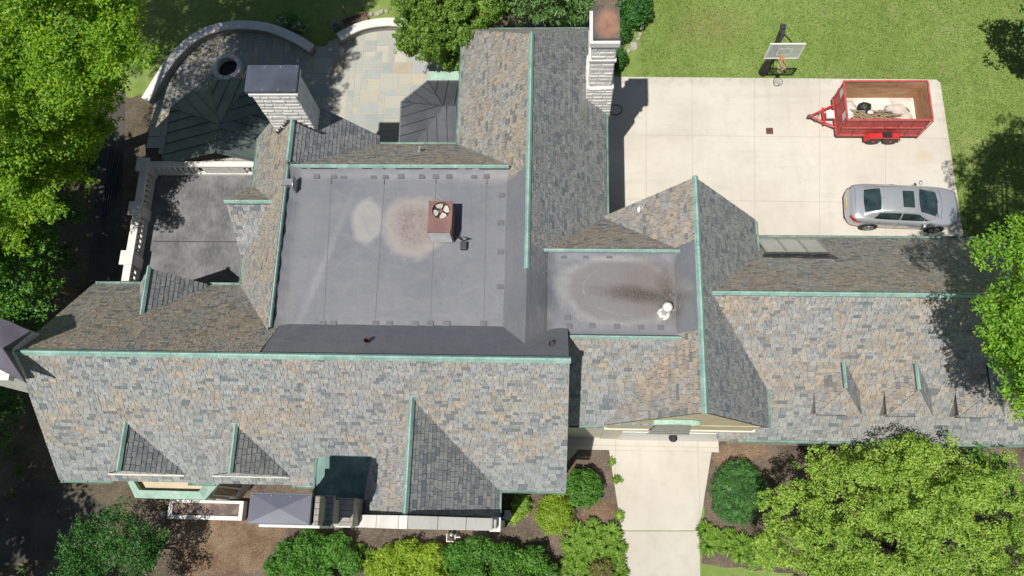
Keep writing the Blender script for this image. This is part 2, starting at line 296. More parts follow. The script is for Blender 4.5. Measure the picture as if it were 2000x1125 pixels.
# ---------------------------------------------------------------- mesh helpers
class MB:
    def __init__(s): s.v = []; s.f = []; s.mi = []; s.uv = []; s.sm = []
    def face(s, pts, mi=0, sm=False):
        b = len(s.v); s.v += [tuple(p) for p in pts]; s.f.append(tuple(range(b, b+len(pts)))); s.mi.append(mi); s.sm.append(sm)
    def grid(s, rows, mi=0, close=False, sm=True):
        b = len(s.v); n = len(rows[0]); s.v += [tuple(p) for r in rows for p in r]
        for i in range(len(rows)-1):
            for j in range(n if close else n-1):
                j2 = (j+1) % n; s.f.append((b+i*n+j, b+i*n+j2, b+(i+1)*n+j2, b+(i+1)*n+j)); s.mi.append(mi); s.sm.append(sm)
    def box(s, x0, x1, y0, y1, z0, z1, mi=0, rot=0, c=None, ch=0):
        cx, cy = c or ((x0+x1)/2, (y0+y1)/2); co, si = math.cos(rot), math.sin(rot)
        def q(x, y, z): x -= cx; y -= cy; return (cx+co*x-si*y, cy+si*x+co*y, z)
        p = [q(x, y, z) for z in (z0, z1) for x, y in ((x0, y0), (x1, y0), (x1, y1), (x0, y1))]
        b = len(s.v); s.v += p
        for f in ((3, 2, 1, 0), (4, 5, 6, 7), (0, 1, 5, 4), (1, 2, 6, 5), (2, 3, 7, 6), (3, 0, 4, 7)):
            s.f.append(tuple(b+i for i in f)); s.mi.append(mi); s.sm.append(False)
    def prism(s, poly, z0, z1, mi=0):
        """extrude an xy polygon; z0, z1 numbers or functions of (x, y)"""
        g = lambda z, p: z(p[0], p[1]) if callable(z) else z
        a = sum(poly[i][0]*poly[(i+1) % len(poly)][1]-poly[(i+1) % len(poly)][0]*poly[i][1] for i in range(len(poly)))
        if a < 0: poly = poly[::-1]
        n = len(poly); b = len(s.v)
        s.v += [(p[0], p[1], g(z0, p)) for p in poly]+[(p[0], p[1], g(z1, p)) for p in poly]
        fs = [tuple(b+i for i in range(n-1, -1, -1)), tuple(b+n+i for i in range(n))]+[(b+i, b+(i+1) % n, b+n+(i+1) % n, b+n+i) for i in range(n)]
        for f in fs: s.f.append(f); s.mi.append(mi); s.sm.append(False)
    def tube(s, pts, r, n=8, mi=0, cap=True):
        pts = [Vector(p) for p in pts]; rs = r if isinstance(r, (list, tuple)) else [r]*len(pts); rows = []
        prev = None
        for i, p in enumerate(pts):
            d = (pts[min(i+1, len(pts)-1)]-pts[max(i-1, 0)]).normalized()
            a = prev if prev else (Vector((0, 0, 1)) if abs(d.z) < .9 else Vector((1, 0, 0)))
            x = (a-d*a.dot(d)).normalized(); prev = x; y = d.cross(x)
            rows.append([p+(x*math.cos(t)+y*math.sin(t))*rs[i] for t in [2*math.pi*j/n for j in range(n)]])
        s.grid(rows, mi, True)
        if cap: s.face(rows[0][::-1], mi); s.face(rows[-1], mi)
    def lathe(s, c, prof, n=16, mi=0, axis='z', sm=True):
        rows = []
        for r, h in prof:
            row = []
            for j in range(n):
                t = 2*math.pi*j/n; a, b_ = r*math.cos(t), r*math.sin(t)
                row.append((c[0]+a, c[1]+b_, c[2]+h) if axis == 'z' else ((c[0]+a, c[1]-h, c[2]+b_) if axis == 'y' else (c[0]+h, c[1]+a, c[2]+b_)))
            rows.append(row)
        s.grid(rows, mi, True, sm); s.face(rows[0][::-1], mi); s.face(rows[-1], mi)
    def ridge(s, a, b, w=.16, t=.05, drop=.75, mi=0):
        w = w*.62
        """folded ridge cap from a to b"""
        a, b = Vector(a), Vector(b); d = (b-a).normalized(); x = d.cross(Vector((0, 0, 1))).normalized(); y = x.cross(d)
        o = [(-w, -w*drop), (-w*.25, t), (w*.25, t), (w, -w*drop), (0, -w*1.2)]
        A = [a+x*p+y*q for p, q in o]; B = [b+x*p+y*q for p, q in o]
        for i in range(5): s.face([A[i], A[(i+1) % 5], B[(i+1) % 5], B[i]], mi)
        s.face(A[::-1], mi); s.face(B, mi)
        L = (b-a).length; k_ = int(L/.75)
        for i in range(1, k_+1):                       # lapped joints of the cap
            c = a+d*(L*i/(k_+1)); O = [(-w-.006, -w*drop), (-w*.25, t+.008), (w*.25, t+.008), (w+.006, -w*drop)]
            P0 = [c-d*.02+x*p+y*q for p, q in O]; P1 = [c+d*.02+x*p+y*q for p, q in O]
            for j in range(3): s.face([P0[j], P0[j+1], P1[j+1], P1[j]], mi)
def obj(name, mb, mats, parent=None, off=None, bevel=0, uv=True):
    off = Vector(off) if off else Vector((0, 0, 0))
    me = bpy.data.meshes.new(name); me.from_pydata([(v[0]-off.x, v[1]-off.y, v[2]-off.z) for v in mb.v], [], mb.f)
    for m in (mats if isinstance(mats, (list, tuple)) else [mats]): me.materials.append(m)
    me.polygons.foreach_set('material_index', mb.mi); me.polygons.foreach_set('use_smooth', mb.sm)
    if uv and len(mb.f) < 20000:
        ul = me.uv_layers.new(name='UVMap'); Z = Vector((0, 0, 1))
        for p in me.polygons:
            n = p.normal
            if abs(n.z) > .97 or n.length < .1: u, v = Vector((1, 0, 0)), Vector((0, 1, 0))
            else: u = Z.cross(n).normalized(); v = n.cross(u)
            for li in p.loop_indices:
                q = Vector(mb.v[me.loops[li].vertex_index]); ul.data[li].uv = (q.dot(u), q.dot(v))
    me.update(); o = bpy.data.objects.new(name, me); COL.objects.link(o); o.parent = parent
    if bevel:
        md = o.modifiers.new('bevel', 'BEVEL'); md.width = bevel; md.segments = 2; md.limit_method = 'ANGLE'
    return o
def thing(name, label, cat, loc=(0, 0, 0), rz=0, group=None):
    o = bpy.data.objects.new(name, None); COL.objects.link(o); o.location = loc; o.rotation_euler = (0, 0, rz)
    o.empty_display_size = .3; return tag(o, label, cat, group)
def tag(o, label, cat, group=None):
    o['label'] = label; o['category'] = cat
    if group: o['group'] = group
    return o
def struct(name, mb, m, **kw):
    o = obj(name, mb, m, **kw); o['kind'] = 'structure'; return o
def dup(root, loc, rz, label):
    def cp(o, par):
        c = o.copy(); COL.objects.link(c); c.parent = par
        for ch in list(o.children): cp(ch, c)
        return c
    r = cp(root, None); r.location = loc; r.rotation_euler = (0, 0, rz); r['label'] = label; return r

def clip(poly, cl):
    for i in range(len(cl)):
        a, b = cl[i], cl[(i+1) % len(cl)]; out = []
        ins = lambda p: (b[0]-a[0])*(p[1]-a[1])-(b[1]-a[1])*(p[0]-a[0]) >= -1e-9
        for j in range(len(poly)):
            p, q = poly[j], poly[(j+1) % len(poly)]; ip, iq = ins(p), ins(q)
            if ip: out.append(p)
            if ip != iq:
                d1 = (b[0]-a[0])*(p[1]-a[1])-(b[1]-a[1])*(p[0]-a[0]); d2 = (b[0]-a[0])*(q[1]-a[1])-(b[1]-a[1])*(q[0]-a[0])
                t = d1/(d1-d2); out.append((p[0]+(q[0]-p[0])*t, p[1]+(q[1]-p[1])*t))
        poly = out
        if len(poly) < 3: return []
    return poly
def slates(mb, pts, h0=.26, h1=.16, w0=.36, w1=.22, mi=0, under=1, lift=.02):
    h0, h1, w0, w1 = h0*.72, h1*.74, w0*.84, w1*.9
    """lay individual slates in graduated courses over a convex roof slope, and a boarded deck below"""
    P = [Vector(p) for p in pts]; n = (P[1]-P[0]).cross(P[2]-P[0]).normalized()
    if n.z < 0: n = -n; P = P[::-1]
    u = Vector((0, 0, 1)).cross(n).normalized(); v = n.cross(u); o = min(P, key=lambda p: p.z)
    q = [((p-o).dot(u), (p-o).dot(v)) for p in P]
    um, uM = min(a for a, b in q), max(a for a, b in q); vM = max(b for a, b in q)
    for z, flip in ((-.0, 0), (-.11, 1)):
        pp = [p+n*z for p in P]; mb.face(pp[::-1] if flip else pp, under)
    for i in range(len(P)):
        a, b = P[i], P[(i+1) % len(P)]; mb.face([a-n*.11, b-n*.11, b, a], under)
    vv = -.03; row = 0
    while vv < vM:
        t = min(1, max(0, vv/max(vM, 4.5))); h = h0+(h1-h0)*t; w = w0+(w1-w0)*t; uu = um-U(0, w)
        while uu < uM:
            wd = w*rnd.choice((.62, .8, .95, 1.05, 1.25)); j = U(-.006, .008); g = .006
            c = clip([(uu+g, vv+j), (uu+wd-g, vv+j), (uu+wd-g, vv+h+.02), (uu+g, vv+h+.02)], q)
            if c:
                lf = lift*U(.7, 1.35); tl = U(-.012, .012)
                hh = lambda a, b: .004+lf*(1-(b-vv)/h)+tl*((a-uu)/wd-.5)*(1-(b-vv)/h)
                b0 = len(mb.v); top = [o+u*a+v*b+n*max(.003, hh(a, b)) for a, b in c]
                mb.v += [tuple(p) for p in top]; mb.f.append(tuple(range(b0, b0+len(c)))); mb.mi.append(mi); mb.sm.append(False)
                for i in range(len(c)):                     # lower edge
                    i2 = (i+1) % len(c)
                    if abs(c[i][1]-(vv+j)) < 1e-4 and abs(c[i2][1]-(vv+j)) < 1e-4:
                        b1 = len(mb.v); mb.v += [tuple(o+u*c[k_][0]+v*c[k_][1]) for k_ in (i2, i)]
                        mb.f.append((b0+i2, b0+i, b1+1, b1)); mb.mi.append(mi); mb.sm.append(False)
            uu += wd
        vv += h; row += 1
def gutter(mb, a, b, r=.07):
    r = r*.72
    """half-round eaves gutter"""
    a, b = Vector(a), Vector(b); d = (b-a).normalized(); x = d.cross(Vector((0, 0, 1))).normalized(); ro = []
    for t in range(7):
        th = math.pi*t/6; ro.append((math.cos(th)*r, -math.sin(th)*r))
    ro += [(math.cos(math.pi*t/6)*(r-.012), -math.sin(math.pi*t/6)*(r-.012)) for t in range(6, -1, -1)]
    A = [a+x*p+Vector((0, 0, q)) for p, q in ro]; B = [b+x*p+Vector((0, 0, q)) for p, q in ro]
    for i in range(14): mb.face([A[i], A[(i+1) % 14], B[(i+1) % 14], B[i]])
    L = (b-a).length
    for i in range(int(L/.9)+1):
        c = a+d*min(L-.02, .1+i*.9); mb.box(c.x-(.012 if abs(d.x) > .5 else r), c.x+(.012 if abs(d.x) > .5 else r), c.y-(.012 if abs(d.x) < .5 else r), c.y+(.012 if abs(d.x) < .5 else r), c.z-.004, c.z+.008)
# ---------------------------------------------------------------- ground
m = MB(); m.box(-900, 900, -900, 900, -1, 0); struct('ground', m, M_LAWN)
def sheet(name, poly, z, mat, t=.03):
    m = MB(); m.prism([tuple(p)[:2] for p in poly], z-t, z); return struct(name, m, mat)
def jag(poly, n=6, amp=.12):
    out = []
    for i in range(len(poly)):
        a, b = Vector(poly[i][:2]), Vector(poly[(i+1) % len(poly)][:2]); L = (b-a).length; k_ = max(1, int(L/.45))
        for j in range(k_):
            p = a+(b-a)*(j/k_); out.append((p.x+U(-amp, amp), p.y+U(-amp, amp)))
    return out
sheet('leaf_litter_bed', jag([(-40, -6), (-17, -6), (-16, 2), (-17, 5), (-12, 8), (-12, 14.5), (-17, 17), (-20, 19.5), (-24, 19), (-40, 16)], amp=.2), .012, M_SOIL)
sheet('mulch_bed', jag([(-18, -6), (2.55, -6), (2.9, 0), (2.35, 3.75), (-.5, 4), (-2, 1.5), (-17, 2)], amp=.05), .016, M_MULCH)
sheet('reddish_mulch', jag([at(345, 1020), at(500, 960), at(560, 1035), at(520, 1080), at(500, 1125), at(360, 1125)], amp=.15), .020, M_MULCHR)
sheet('reddish_mulch', jag([at(1135, 995), at(1195, 970), at(1202, 1010), at(1130, 1022)], amp=.08), .020, M_MULCHR)
sheet('mulch_bed', jag([(6.5, 4.2), (22, 4.2), (22, -6), (11, -6), (9.5, -1.6), (5.95, -1.3), (6.1, .2)], amp=.05), .016, M_MULCH)
sheet('reddish_mulch', jag([at(1395, 870), at(1490, 862), at(1500, 880), at(1470, 905), at(1392, 905)], amp=.12), .020, M_MULCHR)
sheet('path', jag([at(-60, 1010), at(60, 930), at(240, 1000), at(150, 1080), at(-60, 1125)], amp=.12), .022, M_ASPH)
sheet('path', [at(170, 560), at(205, 180), at(245, 180), at(232, 560)], .022, M_ASPH)
sheet('mulch_bed', jag([(1.9, 20.6), (2.5, 20.6), (3.5, 22.5), (4.2, 24.5), (4.0, 27), (-9, 27), (-7.5, 23.6), (-6, 18), (-3, 17.5), (1.9, 18)], amp=.06), .016, M_MULCH)
sheet('yard', [(1.75, 20.52), (17.65, 20.30), (17.82, 20.15), (17.9, 9), (1.75, 9)], .034, M_YARD, .06)
d1 = [at(*p) for p in ((1183, 840), (1390, 840), (1365, 1036), (1214, 1036))]
sheet('driveway', [(2.37, 3.06), (6.56, 3.06), d1[2], d1[3]], .034, M_DRIVE, .06)
sheet('driveway', [(.6, 3.064), (6.86, 3.064), (6.86, 3.7), (.6, 3.7)], .038, M_DRIVE, .06)
sheet('driveway', [at(1214, 1037.5), at(1365, 1037.5), at(1371, 1240), at(1215, 1240)], .030, M_DRIVE2, .06)
sheet('path', [at(1060, 905), at(1110, 900), at(1128, 880), at(1130, 850), at(1105, 850), at(1100, 872), at(1060, 885)], .026, M_DRIVE2)

# patio: bluestone flags of mixed sizes on a sand bed
CX, CY = -15.9, 18.9
wall1 = [Vector(p) for p in ((-19.75, 19.14), (-18.75, 21.42), (-17.55, 22.79), (-15.95, 23.35), (-14.15, 23.25), (-12.7, 22.67), (-11.65, 22.01))]
wall2 = [Vector(p) for p in ((-10.62, 22.62), (-9.59, 23.22), (-8.4, 23.47), (-7.3, 23.40), (-6.2, 23.1), (-5.2, 22.5))]
pat = [(-19.3, 18.7), (-19.4, 19.3), (-18.5, 21.3), (-17.4, 22.6), (-15.9, 23.15), (-14.2, 23.05), (-12.7, 22.4), (-11.7, 21.8), (-10.9, 22.6), (-9.6, 23.0), (-8.3, 23.2), (-6.2, 22.9), (-4.5, 21.5), (-3.9, 19), (-3.9, 14.6), (-18, 14.6)]
m = MB(); m.prism(pat, -.02, .024); struct('patio', m, M_GROUT)
def inside(p, poly):
    r = False; j = len(poly)-1
    for i in range(len(poly)):
        if (poly[i][1] > p[1]) != (poly[j][1] > p[1]) and p[0] < (poly[j][0]-poly[i][0])*(p[1]-poly[i][1])/(poly[j][1]-poly[i][1])+poly[i][0]: r = not r
        j = i
    return r
m = MB(); g = .305; occ = {}
for iy in range(32):
    for ix in range(54):
        if (ix, iy) in occ: continue
        ws = rnd.choice(((2, 2), (3, 2), (2, 3), (1, 2), (2, 1), (3, 3), (4, 2), (2, 2), (3, 2), (1, 1)))
        w_ = 0
        while w_ < ws[0] and (ix+w_, iy) not in occ: w_ += 1
        h_ = ws[1]
        for a in range(w_):
            for b in range(h_): occ[(ix+a, iy+b)] = 1
        x, y = -20+ix*g, 14+iy*g
        poly = [(x+.018, y+.018), (x+w_*g-.018, y+.018), (x+w_*g-.018, y+h_*g-.018), (x+.018, y+h_*g-.018)]
        if sum(inside(p, pat) for p in poly) >= 2: m.prism(poly, .026, .040+U(0, .004))
o = obj('flagstone_paving', m, M_FLAG); o['kind'] = 'structure'
# ---------------------------------------------------------------- the house
HO = (-5, 5, 0)
H = thing('manor_house', 'large stone house with steep multicoloured slate roofs and green copper ridge caps', 'house', HO)
def hp(name, mb, mats, parent=None, **kw): return obj(name, mb, mats, parent or H, HO, **kw)
EV = 5.0; SL = 1.28
RZ = 9.7; RY = 4.88; sS = (RZ-EV)/(RY-1.18); sN = 1.285
zS = lambda x, y: RZ+(y-RY)*sS if y < RY else RZ-(y-RY)*sN
# walls ------------------------------------------------------
def wall(poly, z1, mat=M_WALL, z0=0): m = MB(); m.prism(poly, z0, z1); return hp('wall', m, mat)
m = MB()
m.prism([(-17.5, 1.6), (.3, 1.6), (.3, RY), (-17.0, RY)], 0, lambda x, y: zS(x, y)-.18)
m.prism([(-17.0, RY), (.3, RY), (.3, 8.2), (-17.5, 8.2)], 0, lambda x, y: zS(x, y)-.18); hp('wall', m, M_WALL)
m = MB(); m.prism([(-6.9, .2), (-2.1, .2), (-2.1, 3), (-6.9, 3)], 0, 4.8); m.prism([(-6.6, .24), (-4.5, .24), (-4.5, 3), (-6.6, 3)], 4.7, lambda x, y: 8.15+(x+4.5)*SL); m.prism([(-4.5, .24), (-2.2, .24), (-2.2, 3), (-4.5, 3)], 4.7, lambda x, y: 8.15-(x+4.5)*SL); hp('wall', m, M_STONE)
wall([(-11.6, 8.2), (-1, 8.2), (-1, 14.2), (-7.1, 14.2), (-7.1, 14.65), (-11.6, 14.65)], 4.8)
wall([(-3.5, 13), (1.68, 13), (1.68, 19.3), (-3.5, 19.3)], 4.85)
wall([(-1, 8), (1.68, 8), (1.68, 13.2), (-1, 13.2)], 4.85)
wall([(.3, 3.56), (2.1, 3.56), (2.1, 11.0), (.3, 11.0)], 4.9, M_TRIM)
m = MB(); m.prism([(2.05, 3.54), (7.35, 3.54), (7.35, 11.2), (2.05, 11.2)], 0, 4.85)
m.prism([(2.1, 3.56), (4.75, 3.56), (4.75, 11.22), (2.1, 11.22)], 4.8, lambda x, y: 8.56+(x-4.75)*SL); m.prism([(4.75, 3.56), (7.35, 3.56), (7.35, 11.22), (4.75, 11.22)], 4.8, lambda x, y: 8.56-(x-4.75)*SL)
hp('wall', m, M_STUC)
wall([(7.2, 3.4), (17.6, 3.4), (17.6, 10.9), (7.2, 10.9)], 3.2)
# south range -----------------------------------------------
m = MB()
slates(m, [(-17.72, 1.18, EV), (.52, 1.18, EV), (.52, RY, RZ), (-17.05, RY, RZ)], mi=0)
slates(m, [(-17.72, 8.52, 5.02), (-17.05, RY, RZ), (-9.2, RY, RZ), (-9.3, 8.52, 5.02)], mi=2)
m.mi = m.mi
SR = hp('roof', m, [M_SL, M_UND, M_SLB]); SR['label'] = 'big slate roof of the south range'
m = MB(); zf = 7.8
yk = RY+(RZ-zf)/sN
m.prism([(-9.24, RY-.05), (.5, RY-.05), (.5, yk+.35), (-9.36, yk+.35)], lambda x, y: zS(x, max(y, RY))-.3, lambda x, y: zS(x, max(y, RY))+.03)
hp('membrane_slope', m, M_MEM, SR)
m = MB(); m.ridge((-17.1, RY, RZ+.05), (.56, RY, RZ+.05), .17); hp('ridge_cap', m, M_CU, SR)
m = MB(); gutter(m, (-17.7, 1.12, 4.96), (-15.75, 1.12, 4.96)); hp('gutter', m, M_GUT, SR)
m = MB(); gutter(m, (-13.0, 1.12, 4.96), (-11.9, 1.12, 4.96)); hp('gutter', m, M_GUT, SR)
m = MB(); gutter(m, (-9.2, 1.12, 4.96), (-8.3, 1.12, 4.96)); hp('gutter', m, M_GUT, SR)
m = MB(); gutter(m, (-1.8, 1.12, 4.96), (.5, 1.12, 4.96)); hp('gutter', m, M_GUT, SR)
m = MB(); gutter(m, (-17.7, 8.6, 4.98), (-15.7, 8.6, 4.98)); hp('gutter', m, M_GUT, SR)
m = MB(); gutter(m, (-13.25, 8.6, 4.98), (-12.0, 8.6, 4.98)); hp('gutter', m, M_GUT, SR)
# south cross gable with parapet
m = MB(); gr, gx = 8.36, -4.5
slates(m, [(-7.13, .25, EV), (gx, .25, gr), (gx, 4.0, gr), (-7.13, 4.0, EV)], .3, .2, .3, .22, 0)
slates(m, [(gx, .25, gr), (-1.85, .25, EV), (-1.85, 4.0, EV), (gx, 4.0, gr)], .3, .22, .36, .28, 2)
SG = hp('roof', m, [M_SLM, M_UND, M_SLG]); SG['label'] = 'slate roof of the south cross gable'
m = MB(); m.ridge((gx, .2, gr+.05), (gx, 3.95, gr+.05), .15); hp('ridge_cap', m, M_CU, SG)
m = MB(); gutter(m, (-1.78, .1, 4.96), (-1.78, 1.25, 4.96)); hp('gutter', m, M_GUT, SG)
m = MB()
def cop(x0, x1, n_):
    for i in range(n_):
        a, b = x0+(x1-x0)*i/n_, x0+(x1-x0)*(i+1)/n_; e = .008
        f = lambda x, y: gr+.42-abs(x-gx)*1.13
        f2 = lambda x, y: f(x, y)-.16
        m.prism([(a+e, -.2), (b-e, -.2), (b-e, .20), (a+e, .20)], f2, f, 0)
cop(-7.35, gx-.14, 3); cop(gx-.14, gx+.14, 1); cop(gx+.14, -1.95, 3)
m.box(-2.1, -1.72, -.24, .24, 5.1, 5.3); m.box(-7.3, -6.9, -.22, .22, 4.9, 5.1)
pw = MB(); pw.prism([(-7.2, -.14), (gx, -.14), (gx, .16), (-7.2, .16)], 0, lambda x, y: gr+.28+(x-gx)*1.13); pw.prism([(gx, -.14), (-1.85, -.14), (-1.85, .16), (gx, .16)], 0, lambda x, y: gr+.28-(x-gx)*1.13)
PW = hp('parapet', pw, M_STONE); hp('coping', m, M_CUT, PW, bevel=.012)
# west-centre wing with the flat roof ------------------------
m = MB(); zc = 8.12; xb = -9.5
slates(m, [(-11.95, 8.3, EV), (-11.95, 14.85, EV), (xb, 14.85, zc+.1), (xb, 5.9, zc+.1)][::1], .26, .17, .34, .22, 0)
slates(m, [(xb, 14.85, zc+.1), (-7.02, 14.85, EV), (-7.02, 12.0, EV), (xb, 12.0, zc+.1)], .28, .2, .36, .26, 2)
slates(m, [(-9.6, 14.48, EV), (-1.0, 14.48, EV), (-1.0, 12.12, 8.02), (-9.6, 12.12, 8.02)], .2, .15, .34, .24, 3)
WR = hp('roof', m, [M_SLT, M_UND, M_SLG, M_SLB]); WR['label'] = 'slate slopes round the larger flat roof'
m = MB(); m.ridge((xb+.02, 14.82, zc+.15), (xb+.02, 12.2, zc+.15), .15); m.ridge((xb+.02, 12.1, zc+.05), (xb+.02, 6.15, zc+.05), .12); m.ridge((-9.45, 12.12, 8.07), (-1.6, 12.12, 8.07), .11)
hp('ridge_cap', m, M_CU, WR)
m = MB(); gutter(m, (-7.1, 14.55, 4.97), (-3.8, 14.55, 4.97)); hp('gutter', m, M_GUT, WR)
m = MB(); gutter(m, (-12.02, 14.8, 4.95), (-12.02, 12.5, 4.95), .06); hp('gutter', m, M_GUT, WR)
m = MB(); gutter(m, (-12.02, 9.7, 4.95), (-12.02, 8.6, 4.95), .06); hp('gutter', m, M_GUT, WR)
# flat deck, wavy membrane turned up at the edges
def deck(x0, x1, y0, y1, z, ups, nx=60, ny=40):
    m = MB(); rows = []
    for j in range(ny+1):
        y = y0+(y1-y0)*j/ny; r = []
        for i in range(nx+1):
            x = x0+(x1-x0)*i/nx; q = z
            for side, rise, w in ups:
                d = {'w': x-x0, 'e': x1-x, 's': y-y0, 'n': y1-y}[side]
                if d < w: q += rise*(1-d/w)**1.6*(1+.25*math.sin((y if side in 'we' else x)*7.3)*math.sin((y if side in 'we' else x)*3.1))
            q += .012*math.sin(x*1.7+y*.6)+.01*math.sin(y*2.3-x*.8)
            r.append((x, y, q))
        rows.append(r)
    m.grid(rows); return m
m = deck(xb+.08, -1.35, 6.05, 12.06, zf, [('w', .22, .5), ('n', .16, .35)]); fr = hp('flat_roof', m, M_MEM); fr['label'] = 'larger flat grey membrane roof with puddle stains'
for (ax, ay), (bx_, by_) in (((648, 338), (632, 634)), ((752, 338), (732, 634)), ((852, 336), (840, 634)), ((951, 338), (945, 634))):
    a, b = at(ax, ay, zf), at(bx_, by_, zf)
    N_ = 24; sm_ = MB()
    for i in range(N_):
        p, q = a+(b-a)*(i/N_), a+(b-a)*((i+1)/N_)
        w = .009
        z1, z2 = [zf+.012*math.sin(t.x*1.7+t.y*.6)+.01*math.sin(t.y*2.3-t.x*.8)+.009 for t in (p, q)]
        if p.y > 11.7: z1 += .02; z2 += .05
        sm_.face([(p.x-w, p.y, z1), (q.x-w, q.y, z2), (q.x+w, q.y, z2), (p.x+w, p.y, z1)][::-1])
    hp('membrane_seam', sm_, M_SEAML, fr)
M_PAT = simple('membrane_patch', (.138, .138, .15), .6, 0, .22, 4)
def patch(px, py, z, s=.11, par=None):
    pm = MB(); c = at(px, py, z)
    for t, e in ((.001, s), (.004, s*.72)):
        pm.box(c.x-e, c.x+e, c.y-e*.8, c.y+e*.8, c.z-.02, c.z+t)
    hp('membrane_patch', pm, M_PAT, par or fr)
for px in (618, 652, 672, 730, 753, 783, 824, 851, 877, 926, 950): patch(px, 344, zf+.05)
for px, py in ((980, 381), (978, 435), (978, 492), (977, 560)): patch(px, py, zf+.03)
for px in (630, 650, 733, 760, 810, 840, 872, 944): patch(px, 632, zf+.04)
# north wing --------------------------------------------------
m = MB(); nr, nx_ = 8.77, -.88; ye = 19.72
slates(m, [(-3.83, 12.9, EV+.05), (-3.83, ye, EV+.05), (nx_, ye-2.75, nr), (nx_, 12.0, nr)], .27, .18, .33, .23, 0)
slates(m, [(-3.83, 12.9, EV+.05), (nx_, 12.0, nr), (nx_, 11.75, nr), (-1.9, 11.55, nr-1.02*1.262), (-3.83, 12.2, EV+.05)][0:5], .27, .18, .33, .23, 0)
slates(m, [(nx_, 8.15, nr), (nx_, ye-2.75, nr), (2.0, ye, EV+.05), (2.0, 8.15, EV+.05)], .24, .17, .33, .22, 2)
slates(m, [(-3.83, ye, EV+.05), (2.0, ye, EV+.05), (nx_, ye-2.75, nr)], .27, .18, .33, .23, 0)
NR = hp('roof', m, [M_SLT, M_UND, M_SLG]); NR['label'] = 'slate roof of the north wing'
m = MB(); m.ridge((nx_, 8.1, nr+.05), (nx_, ye-2.7, nr+.05), .15); hp('ridge_cap', m, M_CU, NR)
m = MB(); gutter(m, (-3.9, 14.5, 4.98), (-3.9, 19.5, 4.98)); hp('gutter', m, M_GUT, NR)
m = MB(); gutter(m, (-3.4, ye+.07, 4.98), (1.9, ye+.07, 4.98)); hp('gutter', m, M_GUT, NR)
m = MB(); gutter(m, (2.07, 11.4, 4.98), (2.07, 16.6, 4.98), .06); hp('gutter', m, M_GUT, NR)
m = MB(); s1 = (nr-zf)/(nx_+1.72) if 0 else 1.26
def mslope(x0, x1, y0, y1, zfn, th=.28): m.prism([(x0, y0), (x1, y0), (x1, y1), (x0, y1)], lambda x, y: zfn(x)-th, lambda x, y: zfn(x)+.035)
zw = lambda x: nr+(x-nx_)*1.262; ze = lambda x: nr-(x-nx_)*1.29
mslope(-1.75, nx_, 5.5, 8.15, zw)
m.prism([(-1.75, 8.15), (nx_, 8.15), (nx_, 11.95), (-1.62, 11.65), (-1.75, 11.7)], lambda x, y: zw(x)-.25, lambda x, y: zw(x)+.036)
mslope(nx_, -.12, 5.5, 9.0, ze)
hp('membrane_slope', m, M_MEM, NR)
# link with the smaller flat roof -----------------------------
m = MB(); z2 = 7.86; c2 = 8.08
slates(m, [(-.9, 11.4, EV), (5.2, 11.4, EV), (5.2, 9.03, c2), (-.9, 9.03, c2)], .22, .15, .34, .24, 0)
slates(m, [(.53, 3.5, EV), (4.2, 3.5, EV), (4.2, 5.98, c2), (.53, 5.98, c2)], .27, .2, .34, .26, 2)
LR = hp('roof', m, [M_SLB, M_UND, M_SL]); LR['label'] = 'slate slopes round the smaller flat roof'
m = MB(); m.ridge((-.33, 9.0, c2+.04), (4.25, 9.0, c2+.04), .1); hp('ridge_cap', m, M_CU, LR); m = MB(); m.ridge((.56, 6.0, c2+.04), (4.2, 6.0, c2+.04), .1); hp('ridge_cap', m, M_CU, LR)
m = MB(); gutter(m, (.6, 3.43, 4.96), (1.8, 3.43, 4.96)); hp('gutter', m, M_GUT, LR)
m = deck(-.2, 4.2, 5.98, 9.0, z2, [('w', .16, .35), ('n', .12, .3), ('e', .12, .3), ('s', .1, .25)], 44, 30); f2_ = hp('flat_roof', m, M_MEM); f2_['label'] = 'smaller flat membrane roof with cracked brown mud stain'
for px, py in ((1101, 500), (1144, 500), (1190, 500), (1070, 557), (1068, 593), (1108, 620), (1112, 637), (1157, 636), (1205, 637), (1252, 639), (1290, 640), (1073, 572)): patch(px, py, z2+.05, .10, f2_)
# east cross wing ----------------------------------------------
m = MB(); er, ex = 8.7, 4.75
zE = lambda x: er-abs(x-ex)*SL
slates(m, [(1.85, 3.5, EV), (ex, 3.5, er), (ex, 6.4, er), (1.85, 6.4, EV)], .27, .2, .34, .26, 0)
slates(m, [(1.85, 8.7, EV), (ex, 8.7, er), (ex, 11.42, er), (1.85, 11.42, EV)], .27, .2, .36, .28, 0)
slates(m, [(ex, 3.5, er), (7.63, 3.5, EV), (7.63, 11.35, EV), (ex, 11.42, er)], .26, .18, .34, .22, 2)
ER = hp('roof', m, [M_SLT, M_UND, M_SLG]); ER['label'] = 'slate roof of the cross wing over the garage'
m = MB(); m.ridge((ex, 3.45, er+.05), (ex, 11.46, er+.05), .17); hp('ridge_cap', m, M_CU, ER)
m = MB(); gutter(m, (7.7, 3.45, 4.98), (7.7, 5.1, 4.98), .06); hp('gutter', m, M_GUT, ER)
m = MB(); gutter(m, (7.7, 10.1, 4.98), (7.7, 11.3, 4.98), .05); hp('gutter', m, M_GUT, ER)
m = MB(); m.prism([(3.9, 6.2), (ex-.1, 6.15), (ex-.1, 9.2), (3.9, 9.15)], lambda x, y: zE(x)-.3, lambda x, y: zE(x)+.058); hp('membrane_slope', m, M_MEM, ER)
